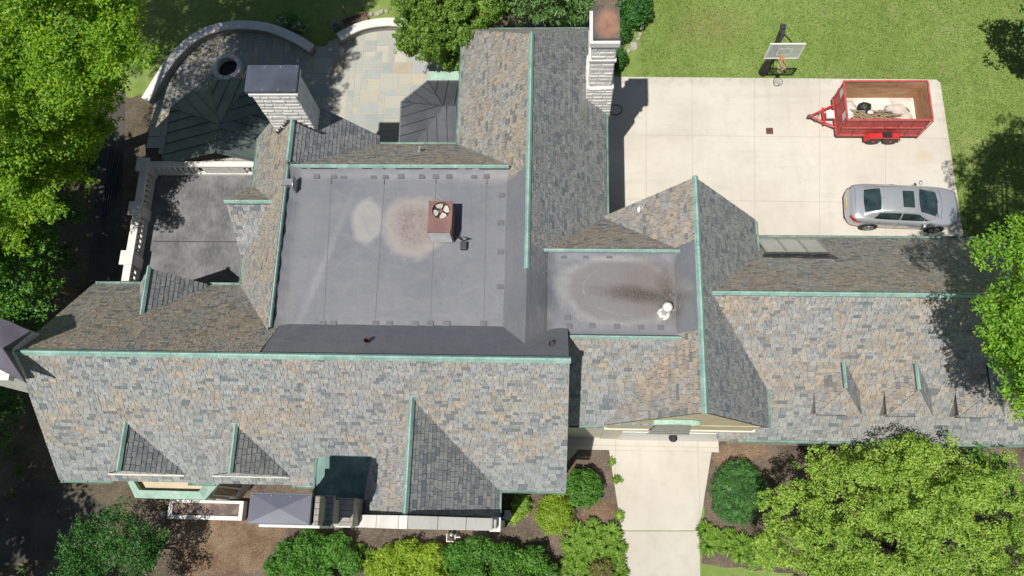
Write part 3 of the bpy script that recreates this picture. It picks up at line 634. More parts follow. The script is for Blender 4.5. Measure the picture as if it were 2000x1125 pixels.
# garage gable front, flush with the verge: tan gable, pale course, white doors
m = MB(); m.box(1.95, 7.5, 3.49, 3.62, 3.25, 3.62); m.box(1.98, 7.45, 3.515, 3.62, .0, 3.1); hp('string_course', m, M_TRIM)
m = MB(); m.box(1.98, 7.45, 3.53, 3.6, 3.1, 3.25); hp('shadow_gap', m, M_DKGREY)
vt = MB(); vz = 6.15
for i in range(14):
    a0, a1 = math.pi*i/14, math.pi*(i+1)/14
    f = lambda a, r_: (4.25+r_*.82*math.cos(a), vz+r_*.30*math.sin(a))
    p = [f(a0, 1.0), f(a1, 1.0), f(a1, .80), f(a0, .80)]
    A = [(x, 3.38, z) for x, z in p]; B = [(x, 3.54, z) for x, z in p]
    for q in range(4): vt.face([A[q], A[(q+1) % 4], B[(q+1) % 4], B[q]])
    vt.face(A[::-1]); vt.face(B)
VH = hp('vent_hood', vt, M_CUL)
m = MB(); m.prism([(3.42, 3.27), (4.98, 3.27), (4.80, 3.5), (3.70, 3.5)], lambda x, y: 4.2+(y-3.27)*6, lambda x, y: 4.26+(y-3.27)*6)
for i in range(6): m.prism([(3.5+i*.04, 3.28+i*.036), (4.92-i*.02, 3.28+i*.036), (4.92-i*.02, 3.295+i*.036), (3.5+i*.04, 3.295+i*.036)], lambda x, y: 4.2+(y-3.27)*6, lambda x, y: 4.31+(y-3.27)*6)
hp('louvre', m, M_GALV, VH)
for i in range(4): m = MB(); m.box(2.7, 6.7, 3.49, 3.52, .04+i*.72, .72+i*.72); hp('garage_door_panel', m, M_WHITE)
# east range with hip ------------------------------------------
m = MB(); wr, wy = 8.05, 7.56; eS, eN = 3.1, 3.45; sE = (wr-eS)/(wy-3.3); xh = 14.8
slates(m, [(6.2, 3.3, eS), (17.9, 3.3, eS), (xh, wy, wr), (5.1, wy, wr)], .26, .17, .36, .24, 0)
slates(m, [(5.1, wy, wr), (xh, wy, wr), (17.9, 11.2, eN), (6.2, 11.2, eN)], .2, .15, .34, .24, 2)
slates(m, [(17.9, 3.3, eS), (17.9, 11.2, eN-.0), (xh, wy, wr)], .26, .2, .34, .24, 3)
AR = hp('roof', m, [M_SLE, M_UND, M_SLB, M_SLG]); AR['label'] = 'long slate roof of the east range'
m = MB(); m.ridge((5.25, wy, wr+.05), (xh, wy, wr+.05), .14); m.ridge((xh, wy, wr+.05), (17.9, 11.2, eN+.06), .13); m.ridge((xh, wy, wr+.05), (17.9, 3.3, eS+.06), .13); hp('ridge_cap', m, M_CU, AR)
m = MB(); gutter(m, (7.0, 3.23, eS-.03), (17.9, 3.23, eS-.03)); hp('gutter', m, M_GUT, AR)
m = MB(); gutter(m, (8, 11.27, eN-.03), (17.9, 11.27, eN-.03)); hp('gutter', m, M_GUT, AR)
zEn = lambda x, y: eN+(11.2-y)*(wr-eN)/(11.2-wy)
zEs = lambda x, y: eS+(y-3.3)*sE
# skylight: three milky panes in a pale frame
m = MB(); fr_ = [7.95, 8.72, 9.5, 10.25]
for i, x in enumerate(fr_): m.prism([(x-.035, 10.02), (x+.035, 10.02), (x+.035, 11.04), (x-.035, 11.04)], lambda x_, y: zEn(x_, y)-.05, lambda x_, y: zEn(x_, y)+.2)
m.prism([(7.9, 10.98), (10.28, 10.98), (10.28, 11.06), (7.9, 11.06)], lambda x_, y: zEn(x_, y)-.05, lambda x_, y: zEn(x_, y)+.198)
m.prism([(7.9, 9.99), (10.28, 9.99), (10.28, 10.05), (7.9, 10.05)], lambda x_, y: zEn(x_, y)-.05, lambda x_, y: zEn(x_, y)+.203)
SKY = hp('skylight', m, M_GALV)
for i in range(3):
    m = MB(); m.prism([(fr_[i]+.04, 10.05), (fr_[i+1]-.04, 10.05), (fr_[i+1]-.04, 10.98), (fr_[i]+.04, 10.98)], lambda x_, y: zEn(x_, y)+.05, lambda x_, y: zEn(x_, y)+.17); hp('pane', m, M_SKYL, SKY)
m = MB(); m.prism([(7.7, 9.72), (10.5, 9.66), (10.34, 9.98), (7.85, 9.98)], lambda x_, y: zEn(x_, y)-.02, lambda x_, y: zEn(x_, y)+.045); hp('flashing', m, M_DKGREY, SKY)
# gabled dormers ----------------------------------------------
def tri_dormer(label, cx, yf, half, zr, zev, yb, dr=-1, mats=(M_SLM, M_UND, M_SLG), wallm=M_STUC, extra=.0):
    """front at y=yf, facing dr (-1 south, +1 north), ridge runs back to yb"""
    m = MB()
    slates(m, [(cx-half, yf, zev), (cx, yf, zr), (cx, yb, zr), (cx-half, yb, zev)], .27, .22, .38, .3, 0)
    slates(m, [(cx, yf, zr), (cx+half, yf, zev), (cx+half, yb, zev), (cx, yb, zr)], .27, .22, .38, .3, 2)
    D = hp('dormer', m, mats); D['label'] = label
    m = MB(); m.ridge((cx, yf-dr*-.04, zr+.05), (cx, yb, zr+.05), .13); hp('ridge_cap', m, M_CU, D)
    m = MB(); s = (zr-zev)/half; yw = yf-dr*.12; hw = half-.12
    ys = sorted((yw, yb))
    m.prism([(cx-hw, ys[0]), (cx, ys[0]), (cx, ys[1]), (cx-hw, ys[1])], zev-1.6, lambda x, y: zr-abs(x-cx)*s-.14); m.prism([(cx, ys[0]), (cx+hw, ys[0]), (cx+hw, ys[1]), (cx, ys[1])], zev-1.6, lambda x, y: zr-abs(x-cx)*s-.14)
    hp('wall', m, wallm, D)
    m = MB(); y0, y1 = sorted((yf, yf-dr*.1))
    for g_ in (-1, 1):
        m.prism([(cx, y0), (cx+g_*half, y0), (cx+g_*half, y1), (cx, y1)], lambda x, y: zr-abs(x-cx)*s-.24, lambda x, y: zr-abs(x-cx)*s-.10)
    m.box(cx-half-.02, cx+half-.05, min(yf+dr*.06, yf-dr*.04), max(yf+dr*.06, yf-dr*.04), zev-.18, zev-.06); hp('bargeboard', m, M_TRIM, D)
    wm = MB(); yy = sorted((yw+dr*.02, yw)); wm.box(cx-half*.5, cx+half*.5, yy[0], yy[1], zev-1.3, zev-.3); wd = hp('window', wm, M_GLASS, D)
    return D
tri_dormer('western gabled dormer on the south slope', -14.35, 1.42, 1.4, 7.3, 5.38, 3.05)
tri_dormer('second gabled dormer on the south slope', -10.57, 1.44, 1.4, 7.3, 5.38, 3.05)
tri_dormer('gabled dormer on the north slope above the terrace', -14.45, 8.5, 1.28, 7.22, 5.25, 6.75, 1, (M_SLM, M_UND, M_SLG))
# west dormer (ridge east-west)
m = MB(); wz, we = 7.15, 5.25; cy = 11.1
slates(m, [(-12.0, cy, wz), (-12.0, cy-1.4, we), (-10.2, cy-1.4, we), (-10.2, cy, wz)], .24, .2, .34, .28, 0)
slates(m, [(-12.0, cy, wz), (-12.0, cy+1.4, we), (-10.2, cy+1.4, we), (-10.2, cy, wz)], .18, .16, .34, .28, 2)
D = hp('dormer', m, [M_SL, M_UND, M_SLB]); D['label'] = 'gabled dormer facing west over the terrace'
m = MB(); m.ridge((-12.05, cy, wz+.05), (-10.25, cy, wz+.05), .12); hp('ridge_cap', m, M_CU, D)
m = MB()
for g_ in (-1, 1): m.prism([(-11.9, cy), (-11.9, cy+g_*1.25), (-10.3, cy+g_*1.25), (-10.3, cy)], 3.0, lambda x, y: wz-abs(y-cy)*1.357-.14)
hp('wall', m, M_STUC, D)
m = MB(); m.box(-11.93, -11.9, cy-.6, cy+.6, 3.6, 5.0); hp('window', m, M_GLASS, D)
# hipped dormers on the east range
def hip_dormer(label, xr):
    w = .78; ev, rz = 4.99, 5.95; yf = 4.02; yr = 4.80; yb = 5.75; ybk = 4.98
    m = MB()
    slates(m, [(xr-w, yf, ev), (xr, yr, rz), (xr, yb, rz), (xr-w, ybk, ev)], .22, .18, .3, .26, 0)
    slates(m, [(xr+w, yf, ev), (xr+w, ybk, ev), (xr, yb, rz), (xr, yr, rz)], .22, .18, .3, .26, 2)
    slates(m, [(xr-w, yf, ev), (xr+w, yf, ev), (xr, yr, rz)], .22, .18, .3, .26, 0)
    D = hp('dormer', m, [M_SLE, M_UND, M_SLG]); D['label'] = label
    m = MB(); m.ridge((xr, yr-.02, rz+.04), (xr, yb, rz+.04), .10); hp('ridge_cap', m, M_CU, D)
    m = MB(); m.prism([(xr-w+.07, yf+.1), (xr+w-.07, yf+.1), (xr+w-.07, 5.0), (xr-w+.07, 5.0)], 3.9, ev-.06); hp('cheek', m, M_STONED, D)
    m = MB(); m.box(xr-w, xr+w, yf+.0, yf+.06, ev-.16, ev-.07); hp('sill', m, M_GALV, D)
    m = MB(); m.box(xr-.5, xr+.5, yf+.06, yf+.1, 4.1, 4.85); hp('window', m, M_GLASS, D)
hip_dormer('hipped dormer nearest the cross wing', 10.1); hip_dormer('middle hipped dormer of the east range', 12.56); hip_dormer('hipped dormer under the tree shade', 15.02)
# chimneys ------------------------------------------------------
def rockface(m, x0, x1, y0, y1, z0, z1, sides='se', p0=.012, p1=.035):
    """rock-faced blocks standing proud of the shaft in courses"""
    z = z0
    while z < z1-.04:
        h = min(U(.15, .30), z1-z)
        for sd in sides:
            a, b = (x0, x1) if sd in 'sn' else (y0, y1); u = a-U(0, .3)
            while u < b:
                w = U(.22, .6); l, r_ = max(a, u)+.002, min(b, u+w)-.002; u += w
                if r_-l < .05: continue
                p = U(p0, p1); t = min(.03, (r_-l)*.2); q = []
                for du, dz, o in ((l, z+.002, 0), (r_, z+.002, 0), (r_, z+h-.002, 0), (l, z+h-.002, 0), (l+t, z+.04, p*U(.5, .8)), (r_-t, z+.04, p*U(.5, .8)), (r_-t, z+h*U(.6, .8), p), (l+t, z+h*U(.6, .8), p)):
                    q.append({'s': (du, y0-o, dz), 'n': (du, y1+o, dz), 'e': (x1+o, du, dz), 'w': (x0-o, du, dz)}[sd])
                if sd in 'nw': q = [q[i] for i in (1, 0, 3, 2, 5, 4, 7, 6)]
                for f in ((4, 5, 6, 7), (0, 1, 5, 4), (1, 2, 6, 5), (2, 3, 7, 6), (3, 0, 4, 7)): m.face([q[i] for i in f])
        z += h
def capbox(m, x0, x1, y0, y1, z, t=.14, peak=.03):
    m.box(x0, x1, y0, y1, z-t, z); cx, cy = (x0+x1)/2, (y0+y1)/2; e = .03
    for a, b in (((x0+e, y0+e), (x1-e, y0+e)), ((x1-e, y0+e), (x1-e, y1-e)), ((x1-e, y1-e), (x0+e, y1-e)), ((x0+e, y1-e), (x0+e, y0+e))): m.face([(*a, z+.003), (*b, z+.003), (cx, cy, z+peak)])
def screws(x0, x1, y0, y1, z, par):
    for i in range(4):
        for y in (y0+.07, y1-.07): m = MB(); m.lathe((x0+.08+(x1-x0-.16)*i/3, y, z), [(.022, 0), (.022, .02), (.008, .025)], 6); hp('fixing_screw', m, M_GALV, par)
# north-east chimney
m = MB(); m.box(1.26, 2.1, 15.95, 17.1, 0, 9.6); m.box(1.18, 2.16, 15.9, 17.15, 8.62, 8.72); rockface(m, 1.26, 2.1, 15.95, 17.1, 8.72, 9.6, 'sew'); rockface(m, 1.26, 2.1, 15.95, 17.1, 6.9, 8.62, 'sew'); rockface(m, 1.2, 2.18, 15.86, 17.3, 0, 6.9, 'sew'); m.box(1.2, 2.18, 15.86, 17.3, 0, 6.9); C1 = hp('chimney', m, M_ROCK); C1['label'] = 'tall pale stone chimney on the driveway side'
m = MB(); m.box(1.16, 2.2, 15.86, 17.16, 9.6, 9.86); hp('chimney_crown', m, M_CUT, C1, bevel=.01)
m = MB(); capbox(m, 1.27, 2.18, 15.96, 17.22, 10.0, .14, .04); hp('cap', m, M_CAPR, C1)
m = MB(); m.prism([(1.0, 14.9), (1.25, 14.9), (1.25, 16.6), (.8, 16.2)], lambda x, y: nr-(x-nx_)*1.29+.0, lambda x, y: nr-(x-nx_)*1.29+.07); hp('flashing', m, M_GALV, C1)
# centre-west chimney
m = MB(); m.box(-10.33, -8.82, 13.82, 14.75, 3, 10.0); rockface(m, -10.33, -8.82, 13.82, 14.75, 6, 9.93, 'sewn'); C2 = hp('chimney', m, M_ROCK); C2['label'] = 'broad pale stone chimney beside the patio'
m = MB(); m.box(-10.43, -8.72, 13.8, 14.8, 9.93, 10.06); hp('chimney_crown', m, M_CUT, C2, bevel=.01)
m = MB(); capbox(m, -10.52, -8.74, 13.84, 14.86, 10.2, .13, .015); hp('cap', m, M_CAP, C2)
screws(-10.52, -8.74, 13.84, 14.86, 10.2, C2)
m = MB()
for i in range(6):                      # stepped lead flashing up both sides of the ridge
    for sg in (-1, 1):
        x = -9.5+sg*(.12+i*.13); z = 8.25-abs(x+9.5)*SL
        m.box(x-.08, x+.08, 13.79, 13.825, z-.05, z+.17)
hp('flashing', m, M_DKGREY, C2)
# south chimney
m = MB(); m.box(-8.32, -6.75, -.10, .62, 0, 10.5); C3 = hp('chimney', m, M_STONED); C3['label'] = 'south chimney with a wide blue-grey metal cap'
m = MB(); m.box(-8.36, -6.60, -.16, .66, 10.0, 10.5); m.box(-8.40, -6.52, -.2, .72, 9.1, 9.22); m.prism([(-8.3, -.17), (-6.3, -.17), (-6.3, .70), (-8.3, .70)], 0, 7.6); hp('chimney_crown', m, M_STONED, C3, bevel=.01)
m = MB(); m.box(-8.3, -6.45, -.21, -.17, 0, 7.2); m.box(-8.36, -6.6, -.23, -.16, 8.6, 10.3); hp('coping', m, M_CUT, C3)
m = MB(); capbox(m, -8.55, -6.78, -.15, .70, 10.72, .2, .03); hp('cap', m, M_CAP, C3); screws(-8.55, -6.78, -.15, .70, 10.72, C3)
m = MB(); m.prism([(-8.0, 2.0), (-7.55, 2.25), (-6.05, 2.25), (-6.05, .3), (-8.1, .75)], lambda x, y: 5.0, lambda x, y: 5.92+.28*max(0, y-.3)/1.7+.02*(x+8)); m.box(-8.1, -8.04, .7, 2.0, 5, 6.15)
hp('copper_cricket', m, M_CUD, C3)
# west chimney at the picture's edge
pc = [at(58, 647, 10), at(16, 682, 10), at(49, 747, 10), at(0, 722, 10), at(-30, 712, 10), at(-60, 690, 10), at(-60, 635, 10), at(0, 622, 10), at(20, 628, 10)]
m = MB(); mid = at(5, 680, 10.35)
for i in range(len(pc)): m.face([pc[(i+1) % len(pc)], pc[i], (mid.x, mid.y, mid.z)]); a, b = pc[i], pc[(i+1) % len(pc)]; m.face([a, b, b-Vector((0, 0, .12)), a-Vector((0, 0, .12))])
m.face([(p.x, p.y, 9.88) for p in pc]); 
cp = MB(); cp.box(-18.9, -17.0, 4.15, 5.7, 0, 9.87); C4 = hp('chimney', cp, M_STONE); C4['label'] = 'west gable chimney with folded dark metal cap'
hp('cap', m, metalroof('cap_mauve', (.13, .12, .15)), C4)
m = MB(); m.box(-19, -16.95, 3.95, 4.2, 9.6, 9.86); hp('chimney_crown', m, M_CUT, C4)
# bay window at the south front ---------------------------------
bo = [(-16.0, 1.45), (-15.45, .62), (-12.8, .62), (-12.15, 1.45)]; bi = [(-15.65, 1.45), (-15.2, .90), (-12.95, .90), (-12.6, 1.45)]
m = MB(); m.prism([(-15.85, 1.6), (-15.38, .75), (-12.85, .75), (-12.3, 1.6)], 0, 3.55); BW = hp('bay_window', m, M_WALL)
m = MB()
for i in range(3):
    a, b, c, d = bo[i], bo[i+1], bi[i+1], bi[i]
    m.face([(*a, 3.75), (*b, 3.75), (*c, 4.05), (*d, 4.05)]); m.face([(*a, 3.58), (*b, 3.58), (*b, 3.75), (*a, 3.75)]); m.face([(*d, 4.05), (*c, 4.05), (*c, 3.7), (*d, 3.7)])
hp('roof', m, M_CUL, BW)
m = MB(); m.prism(bi, 3.56, 3.72); hp('lead_flat', m, M_STUC, BW)
m = MB()
def quadwin(m, a, b, z0, z1, inset, mats=None, fr=.07):
    """a window lying in the vertical plane through a-b: four frame bars and a mullion"""
    a, b = Vector((*a, 0)), Vector((*b, 0)); d = (b-a).normalized(); n = Vector((d.y, -d.x, 0)); L = (b-a).length
    def bar(u0, u1, v0, v1, t=.05):
        A = a+d*u0; B = a+d*u1; m.prism([(A.x, A.y), (B.x, B.y), (B.x+n.x*t, B.y+n.y*t), (A.x+n.x*t, A.y+n.y*t)], v0, v1)
    bar(0, L, z0, z0+fr); bar(0, L, z1-fr, z1); bar(0, fr, z0+fr, z1-fr); bar(L-fr, L, z0+fr, z1-fr); bar(L/2-fr/2, L/2+fr/2, z0+fr, z1-fr)
    return a, b, n
wf = MB(); quadwin(wf, (-12.80, .80), (-12.36, 1.5), 1.0, 3.3, 0); quadwin(wf, (-15.3, .74), (-14.2, .74), 1.0, 3.3, 0); quadwin(wf, (-14.1, .74), (-12.95, .74), 1.0, 3.3, 0)
WF = hp('window_frame', wf, M_TRIM, BW)
m = MB(); m.prism([(-12.82, .765), (-12.33, 1.6), (-12.31, 1.58), (-12.80, .75)], 1.0, 3.3); m.box(-15.3, -12.95, .728, .748, 1.0, 3.3); hp('window_pane', m, M_GLASS, BW)
# other windows on the walls that show a little from the side
for (x0, y0, x1, y1, z0, z1) in ((1.685, 9.0, 1.685, 10.2, 1, 2.6), (1.685, 13.4, 1.685, 14.6, 1, 2.6)):
    m = MB(); m.box(x0, x0+.03, y0, y1, z0, z1); w_ = hp('window', m, M_GLASS)
    m = MB(); m.box(x0, x0+.08, y0-.08, y0, z0-.08, z1+.08); m.box(x0, x0+.08, y1, y1+.08, z0-.08, z1+.08); m.box(x0, x0+.079, y0, y1, z0-.08, z0); m.box(x0, x0+.079, y0, y1, z1, z1+.08); hp('window_frame', m, M_TRIM, w_)
# terrace ---------------------------------------------------------
tz = 2.8; rt = 3.7
NW = at(286, 326, rt)
m = MB(); m.prism([(-17.3, 8.3), (-11.7, 8.3), (-11.7, 14.35), (-17.3, 14.35)], 0, tz-.06); hp('wall', m, M_WALL)
m = MB(); m.prism([(-17.25, 8.3), (-11.7, 8.3), (-11.7, 14.3), (-17.25, 14.3)], tz-.058, tz); TR = hp('terrace_deck', m, M_TERR)
m = MB(); m.box(-16.8, -11.8, 11.06, 11.10, tz, tz+.005); hp('membrane_seam', m, M_DKGREY, TR)
BL = thing('balustrade', 'pale stone balustrade along two sides of the dark roof terrace', 'balustrade', (-17.1, 14.1, tz))
bo_ = (-17.1, 14.1, tz)
m = MB(); m.box(-17.5, -11.75, 14.10, 14.34, rt-.12, rt); m.box(-17.42, -17.1, 8.7, 14.03, rt-.122, rt-.002)
obj('coping', m, M_CUT, BL, bo_, bevel=.012)
m = MB(); m.box(-17.42, -11.75, 14.10, 14.30, tz-.05, tz+.14); m.box(-17.36, -17.16, 8.7, 14.08, tz-.05, tz+.138); obj('plinth', m, M_CUT, BL, bo_)
for x, y in ((-17.28, 14.18), (-17.30, 12.2), (-17.30, 10.05)):
    m = MB(); m.box(x-.2, x+.2, y-.26, y+.22, tz, rt+.02); m.box(x-.28, x+.26, y-.32, y+.28, rt+.02, rt+.10); obj('pier', m, M_CUT, BL, bo_, bevel=.01)
m = MB(); m.box(-14.9, -13.1, 14.13, 14.3, tz+.14, rt-.12); obj('solid_panel', m, M_STONE, BL, bo_)
bprof = [(.065, 0), (.065, .05), (.035, .09), (.05, .16), (.088, .28), (.07, .38), (.035, .47), (.035, .52), (.065, .58), (.065, .64)]
bm_ = MB(); bm_.lathe((0, 0, 0), bprof, 10); b0 = obj('baluster', bm_, M_CUT, BL)
spots = [(-16.85+i*.235, 14.22) for i in range(8)]+[(-13.0+i*.235, 14.22) for i in range(6)]+[(-17.26, 8.8+i*.235) for i in range(5)]+[(-17.26, 10.4+i*.235) for i in range(7)]+[(-17.26, 12.6+i*.235) for i in range(6)]
for i, (x, y) in enumerate(spots):
    b_ = b0 if i == 0 else b0.copy()
    if i: COL.objects.link(b_); b_.parent = BL
    b_.location = (x-bo_[0], y-bo_[1], .14)
# metal bay roofs ---------------------------------------------------
def seamroof(mb, mbs, tri, n, per):
    """a flat metal facet (eave a-b, apex c or c,d) with standing seams running up the slope"""
    mb.face(tri)
    a, b = Vector(tri[0]), Vector(tri[1]); up = Vector(tri[2]) if len(tri) == 3 else None
    nrm = (Vector(tri[1])-a).cross(Vector(tri[2])-a).normalized()
    if nrm.z < 0: nrm = -nrm
    d = (b-a).normalized(); v = nrm.cross(d)
    if v.z < 0: v = -v
    L = (b-a).length; P = [Vector(t) for t in tri]
    q = [((p-a).dot(d), (p-a).dot(v)) for p in P]
    for i in range(1, int(L/per)+1):
        u = i*per-(per/2 if n else 0)
        ys = []
        for j in range(len(q)):
            (x0, y0), (x1, y1) = q[j], q[(j+1) % len(q)]
            if (x0-u)*(x1-u) < 0: ys.append(y0+(y1-y0)*(u-x0)/(x1-x0))
        if len(ys) == 2:
            s_, t_ = a+d*u+v*min(ys), a+d*u+v*max(ys); w = d*.012
            mbs.face([s_-w, t_-w, t_-w+nrm*.035, s_-w+nrm*.035]); mbs.face([s_+w+nrm*.035, t_+w+nrm*.035, t_+w, s_+w]); mbs.face([s_-w+nrm*.035, t_-w+nrm*.035, t_+w+nrm*.035, s_+w+nrm*.035])
def bay(label, eave, apex, ridge_end, mat, wallm, name='bay_roof', z0=0):
    m = MB(); s = MB()
    ez = eave[0][2]
    for i in range(len(eave)-1): seamroof(m, s, [eave[i], eave[i+1], apex], i % 2, .42)
    seamroof(m, s, [eave[-1], ridge_end[1], ridge_end[0], apex], 1, .42) if 0 else None
    B = hp(name, m, mat); B['label'] = label; hp('standing_seam', s, mat, B)
    c = MB()
    for e in eave[1:-1]: c.tube([e, apex], .022, 6)
    hp('hip_seam', c, mat, B)
    c = MB()
    for i in range(len(eave)-1): c.tube([Vector(eave[i])-Vector((0, 0, .05)), Vector(eave[i+1])-Vector((0, 0, .05))], .05, 8)
    hp('gutter', c, M_CUD, B)
    cx = sum(e[0] for e in eave)/len(eave); cy_ = sum(e[1] for e in eave)/len(eave)
    w = MB(); w.prism([(cx+(e[0]-cx)*.95, cy_+(e[1]-cy_)*.95) for e in eave], z0, ez-.08); hp('wall', w, wallm, B)
e1 = [at(318, 318, 3.4), at(333.6, 210, 3.4), at(405, 156, 3.4), at(492, 156, 3.4), at(560, 215, 3.4), at(560, 318, 3.4)]
e1 = [(p.x, p.y, 3.4) for p in e1]; e1[0] = (e1[0][0], 14.3, 3.4); e1[-1] = (-12.1, 14.3, 3.4); e1[-2] = (-12.1, 16.9, 3.4)
ap = at(428, 242, 4.6)
e1b = e1+[(ap.x+.6, 14.3, 3.4)]
m = MB(); s = MB()
R0 = (ap.x, 14.3, ap.z)
for i, t in enumerate(([e1[0], e1[1], tuple(ap), R0], [e1[1], e1[2], tuple(ap)], [e1[2], e1[3], tuple(ap)], [e1[3], e1[4], tuple(ap)], [e1[4], e1[5], R0, tuple(ap)])): seamroof(m, s, t, i % 2, .5)
B = hp('bay_roof', m, M_SEAM_G); B['label'] = 'dark green many-sided metal roof by the patio'; hp('standing_seam', s, M_SEAM_B, B)
c = MB()
for e in e1[1:5]: c.tube([e, tuple(ap)], .028, 6)
c.tube([tuple(ap), R0], .028, 6); hp('hip_seam', c, M_SEAM_B, B)
c = MB()
for i in range(5): c.tube([(e1[i][0], e1[i][1], 3.36), (e1[i+1][0], e1[i+1][1], 3.36)], .05, 8)
hp('gutter', c, M_CUD, B)
w = MB(); cx, cy_ = -14.3, 16; w.prism([(cx+(e[0]-cx)*.94, cy_+(e[1]-cy_)*.94) for e in e1], 0, 3.3); hp('wall', w, M_WALL, B)
# north bay by the arborvitae
ez = 3.5; e2 = [(-6.5, 14.25, ez), (at(784, 199, ez).x, at(784, 199, ez).y, ez), (at(835, 158, ez).x, at(835, 158, ez).y, ez), (-3.7, at(835, 158, ez).y, ez)]
ap2 = tuple(at(866, 207, 4.5)); R2 = (-3.75, ap2[1], 4.5)
m = MB(); s = MB(); sw = (-6.5, 14.25, ez); se = (-3.7, 14.25, ez)
for i, t in enumerate(([e2[0], e2[1], ap2], [e2[1], e2[2], ap2], [e2[2], e2[3], R2, ap2], [(se[0], se[1], 4.35), e2[0], ap2, R2])): seamroof(m, s, t, i % 2, .45)
B = hp('bay_roof', m, M_SEAM_B); B['label'] = 'blue-grey standing seam roof beside the patio'; hp('standing_seam', s, M_DKGREY, B)
c = MB(); c.tube([e2[1], ap2], .025, 6); c.tube([e2[2], ap2], .025, 6); c.tube([ap2, e2[0]], .025, 6); c.tube([ap2, R2], .025, 6); hp('hip_seam', c, M_DKGREY, B)
c = MB()
for i in range(3): c.tube([(e2[i][0], e2[i][1], ez-.04), (e2[i+1][0], e2[i+1][1], ez-.04)], .05, 8)
hp('gutter', c, M_GALV, B)
w = MB(); w.prism([(-6.4, 14.2), (e2[1][0]+.08, e2[1][1]-.08), (e2[2][0]+.05, e2[2][1]-.1), (-3.6, e2[2][1]-.1), (-3.6, 14.2)], 0, ez-.08); hp('wall', w, M_WALL, B)
a, b = at(838, 139, 3.2), at(905, 158, 3.2)
m = MB(); m.box(a.x, -3.6, b.y-.05, a.y, 3.0, 3.2); hp('porch_flat', m, M_CUL); 
w = MB(); w.box(a.x+.1, -3.6, b.y-.1, a.y-.1, 0, 3.0); hp('wall', w, M_WALL)
# pipes and fittings that belong to the roof
def vent(px, py, z, r, h, mat, label, tilt=(0, 0), cowl=0, rim=None):
    p = at(px, py, z); m = MB(); q = (p.x+tilt[0], p.y+tilt[1], p.z+h)
    m.tube([p-Vector((0, 0, .2)), p, q], r, 14, cap=False); m.tube([Vector(q)-Vector((0, 0, .05)), q], r*1.12, 14, cap=False)
    o = hp('vent_pipe', m, mat); o['label'] = label
    f = MB(); f.lathe((p.x, p.y, p.z-.03), [(r*2.6, 0), (r*2.4, .04), (r*1.2, .07)], 14); hp('flashing', f, rim or mat, o)
    return o, q
o, q = vent(1296, 613, z2, .085, .55, M_WHITE, 'white capped pipe on the smaller flat roof')
f = MB(); f.lathe((q[0]+.06, q[1]+.08, q[2]-.05), [(.16, -.04), (.165, .08), (.15, .14), (.08, .19), (.01, .2)], 18); hp('cowl', f, M_WHITE, o)
f = MB(); p = at(1291, 618, z2); f.tube([(p.x, p.y, z2), (p.x, p.y, z2+.2)], .12, 16, cap=False); o = hp('vent_pipe', f, M_WHITE); o['label'] = 'short open white pipe stub'
vent(721, 670, 8.62, .075, .42, M_RUST, 'brown pipe through the membrane slope', (0, 0), 0, M_SEAML); vent(1077, 676, 8.55, .08, .40, M_RUST, 'brown pipe near the east verge', (0, 0), 0, M_SEAML)
vent(821, 298, 5.98, .07, .4, M_WHITE, 'white pipe on the narrow north slope', (0, 0), 0, M_GALV)
vent(1254, 408, 6.6, .07, .45, M_WHITE, 'white pipe on the cross wing roof', (0, 0), 0, M_WHITE)
p = at(566, 356, 8.3); m = MB(); m.box(p.x-.28, p.x+.1, p.y-.12, p.y+.12, 8.1, 8.34); m.tube([(p.x+.1, p.y+.22, 7.9), (p.x+.1, p.y+.22, 8.32), (p.x+.12, p.y-.22, 8.32), (p.x+.12, p.y-.22, 7.9)], .03, 8); m.box(p.x+.06, p.x+.16, p.y-.2, p.y+.2, 7.95, 8.25)
hp('scupper_box', m, M_GALV)
# lamp over the garage
m = MB(); p = at(1316, 854, 3.4); m.tube([(p.x, 3.52, 3.7), (p.x, 3.4, 3.85), (p.x, p.y, 3.8), (p.x, p.y, 3.5)], .02, 8); LP = hp('wall_lamp', m, M_BLACK); m = MB(); m.lathe((p.x, p.y, 3.22), [(.17, 0), (.16, .05), (.08, .2), (.03, .3)], 16); hp('lamp_shade', m, M_DKGREY, LP)
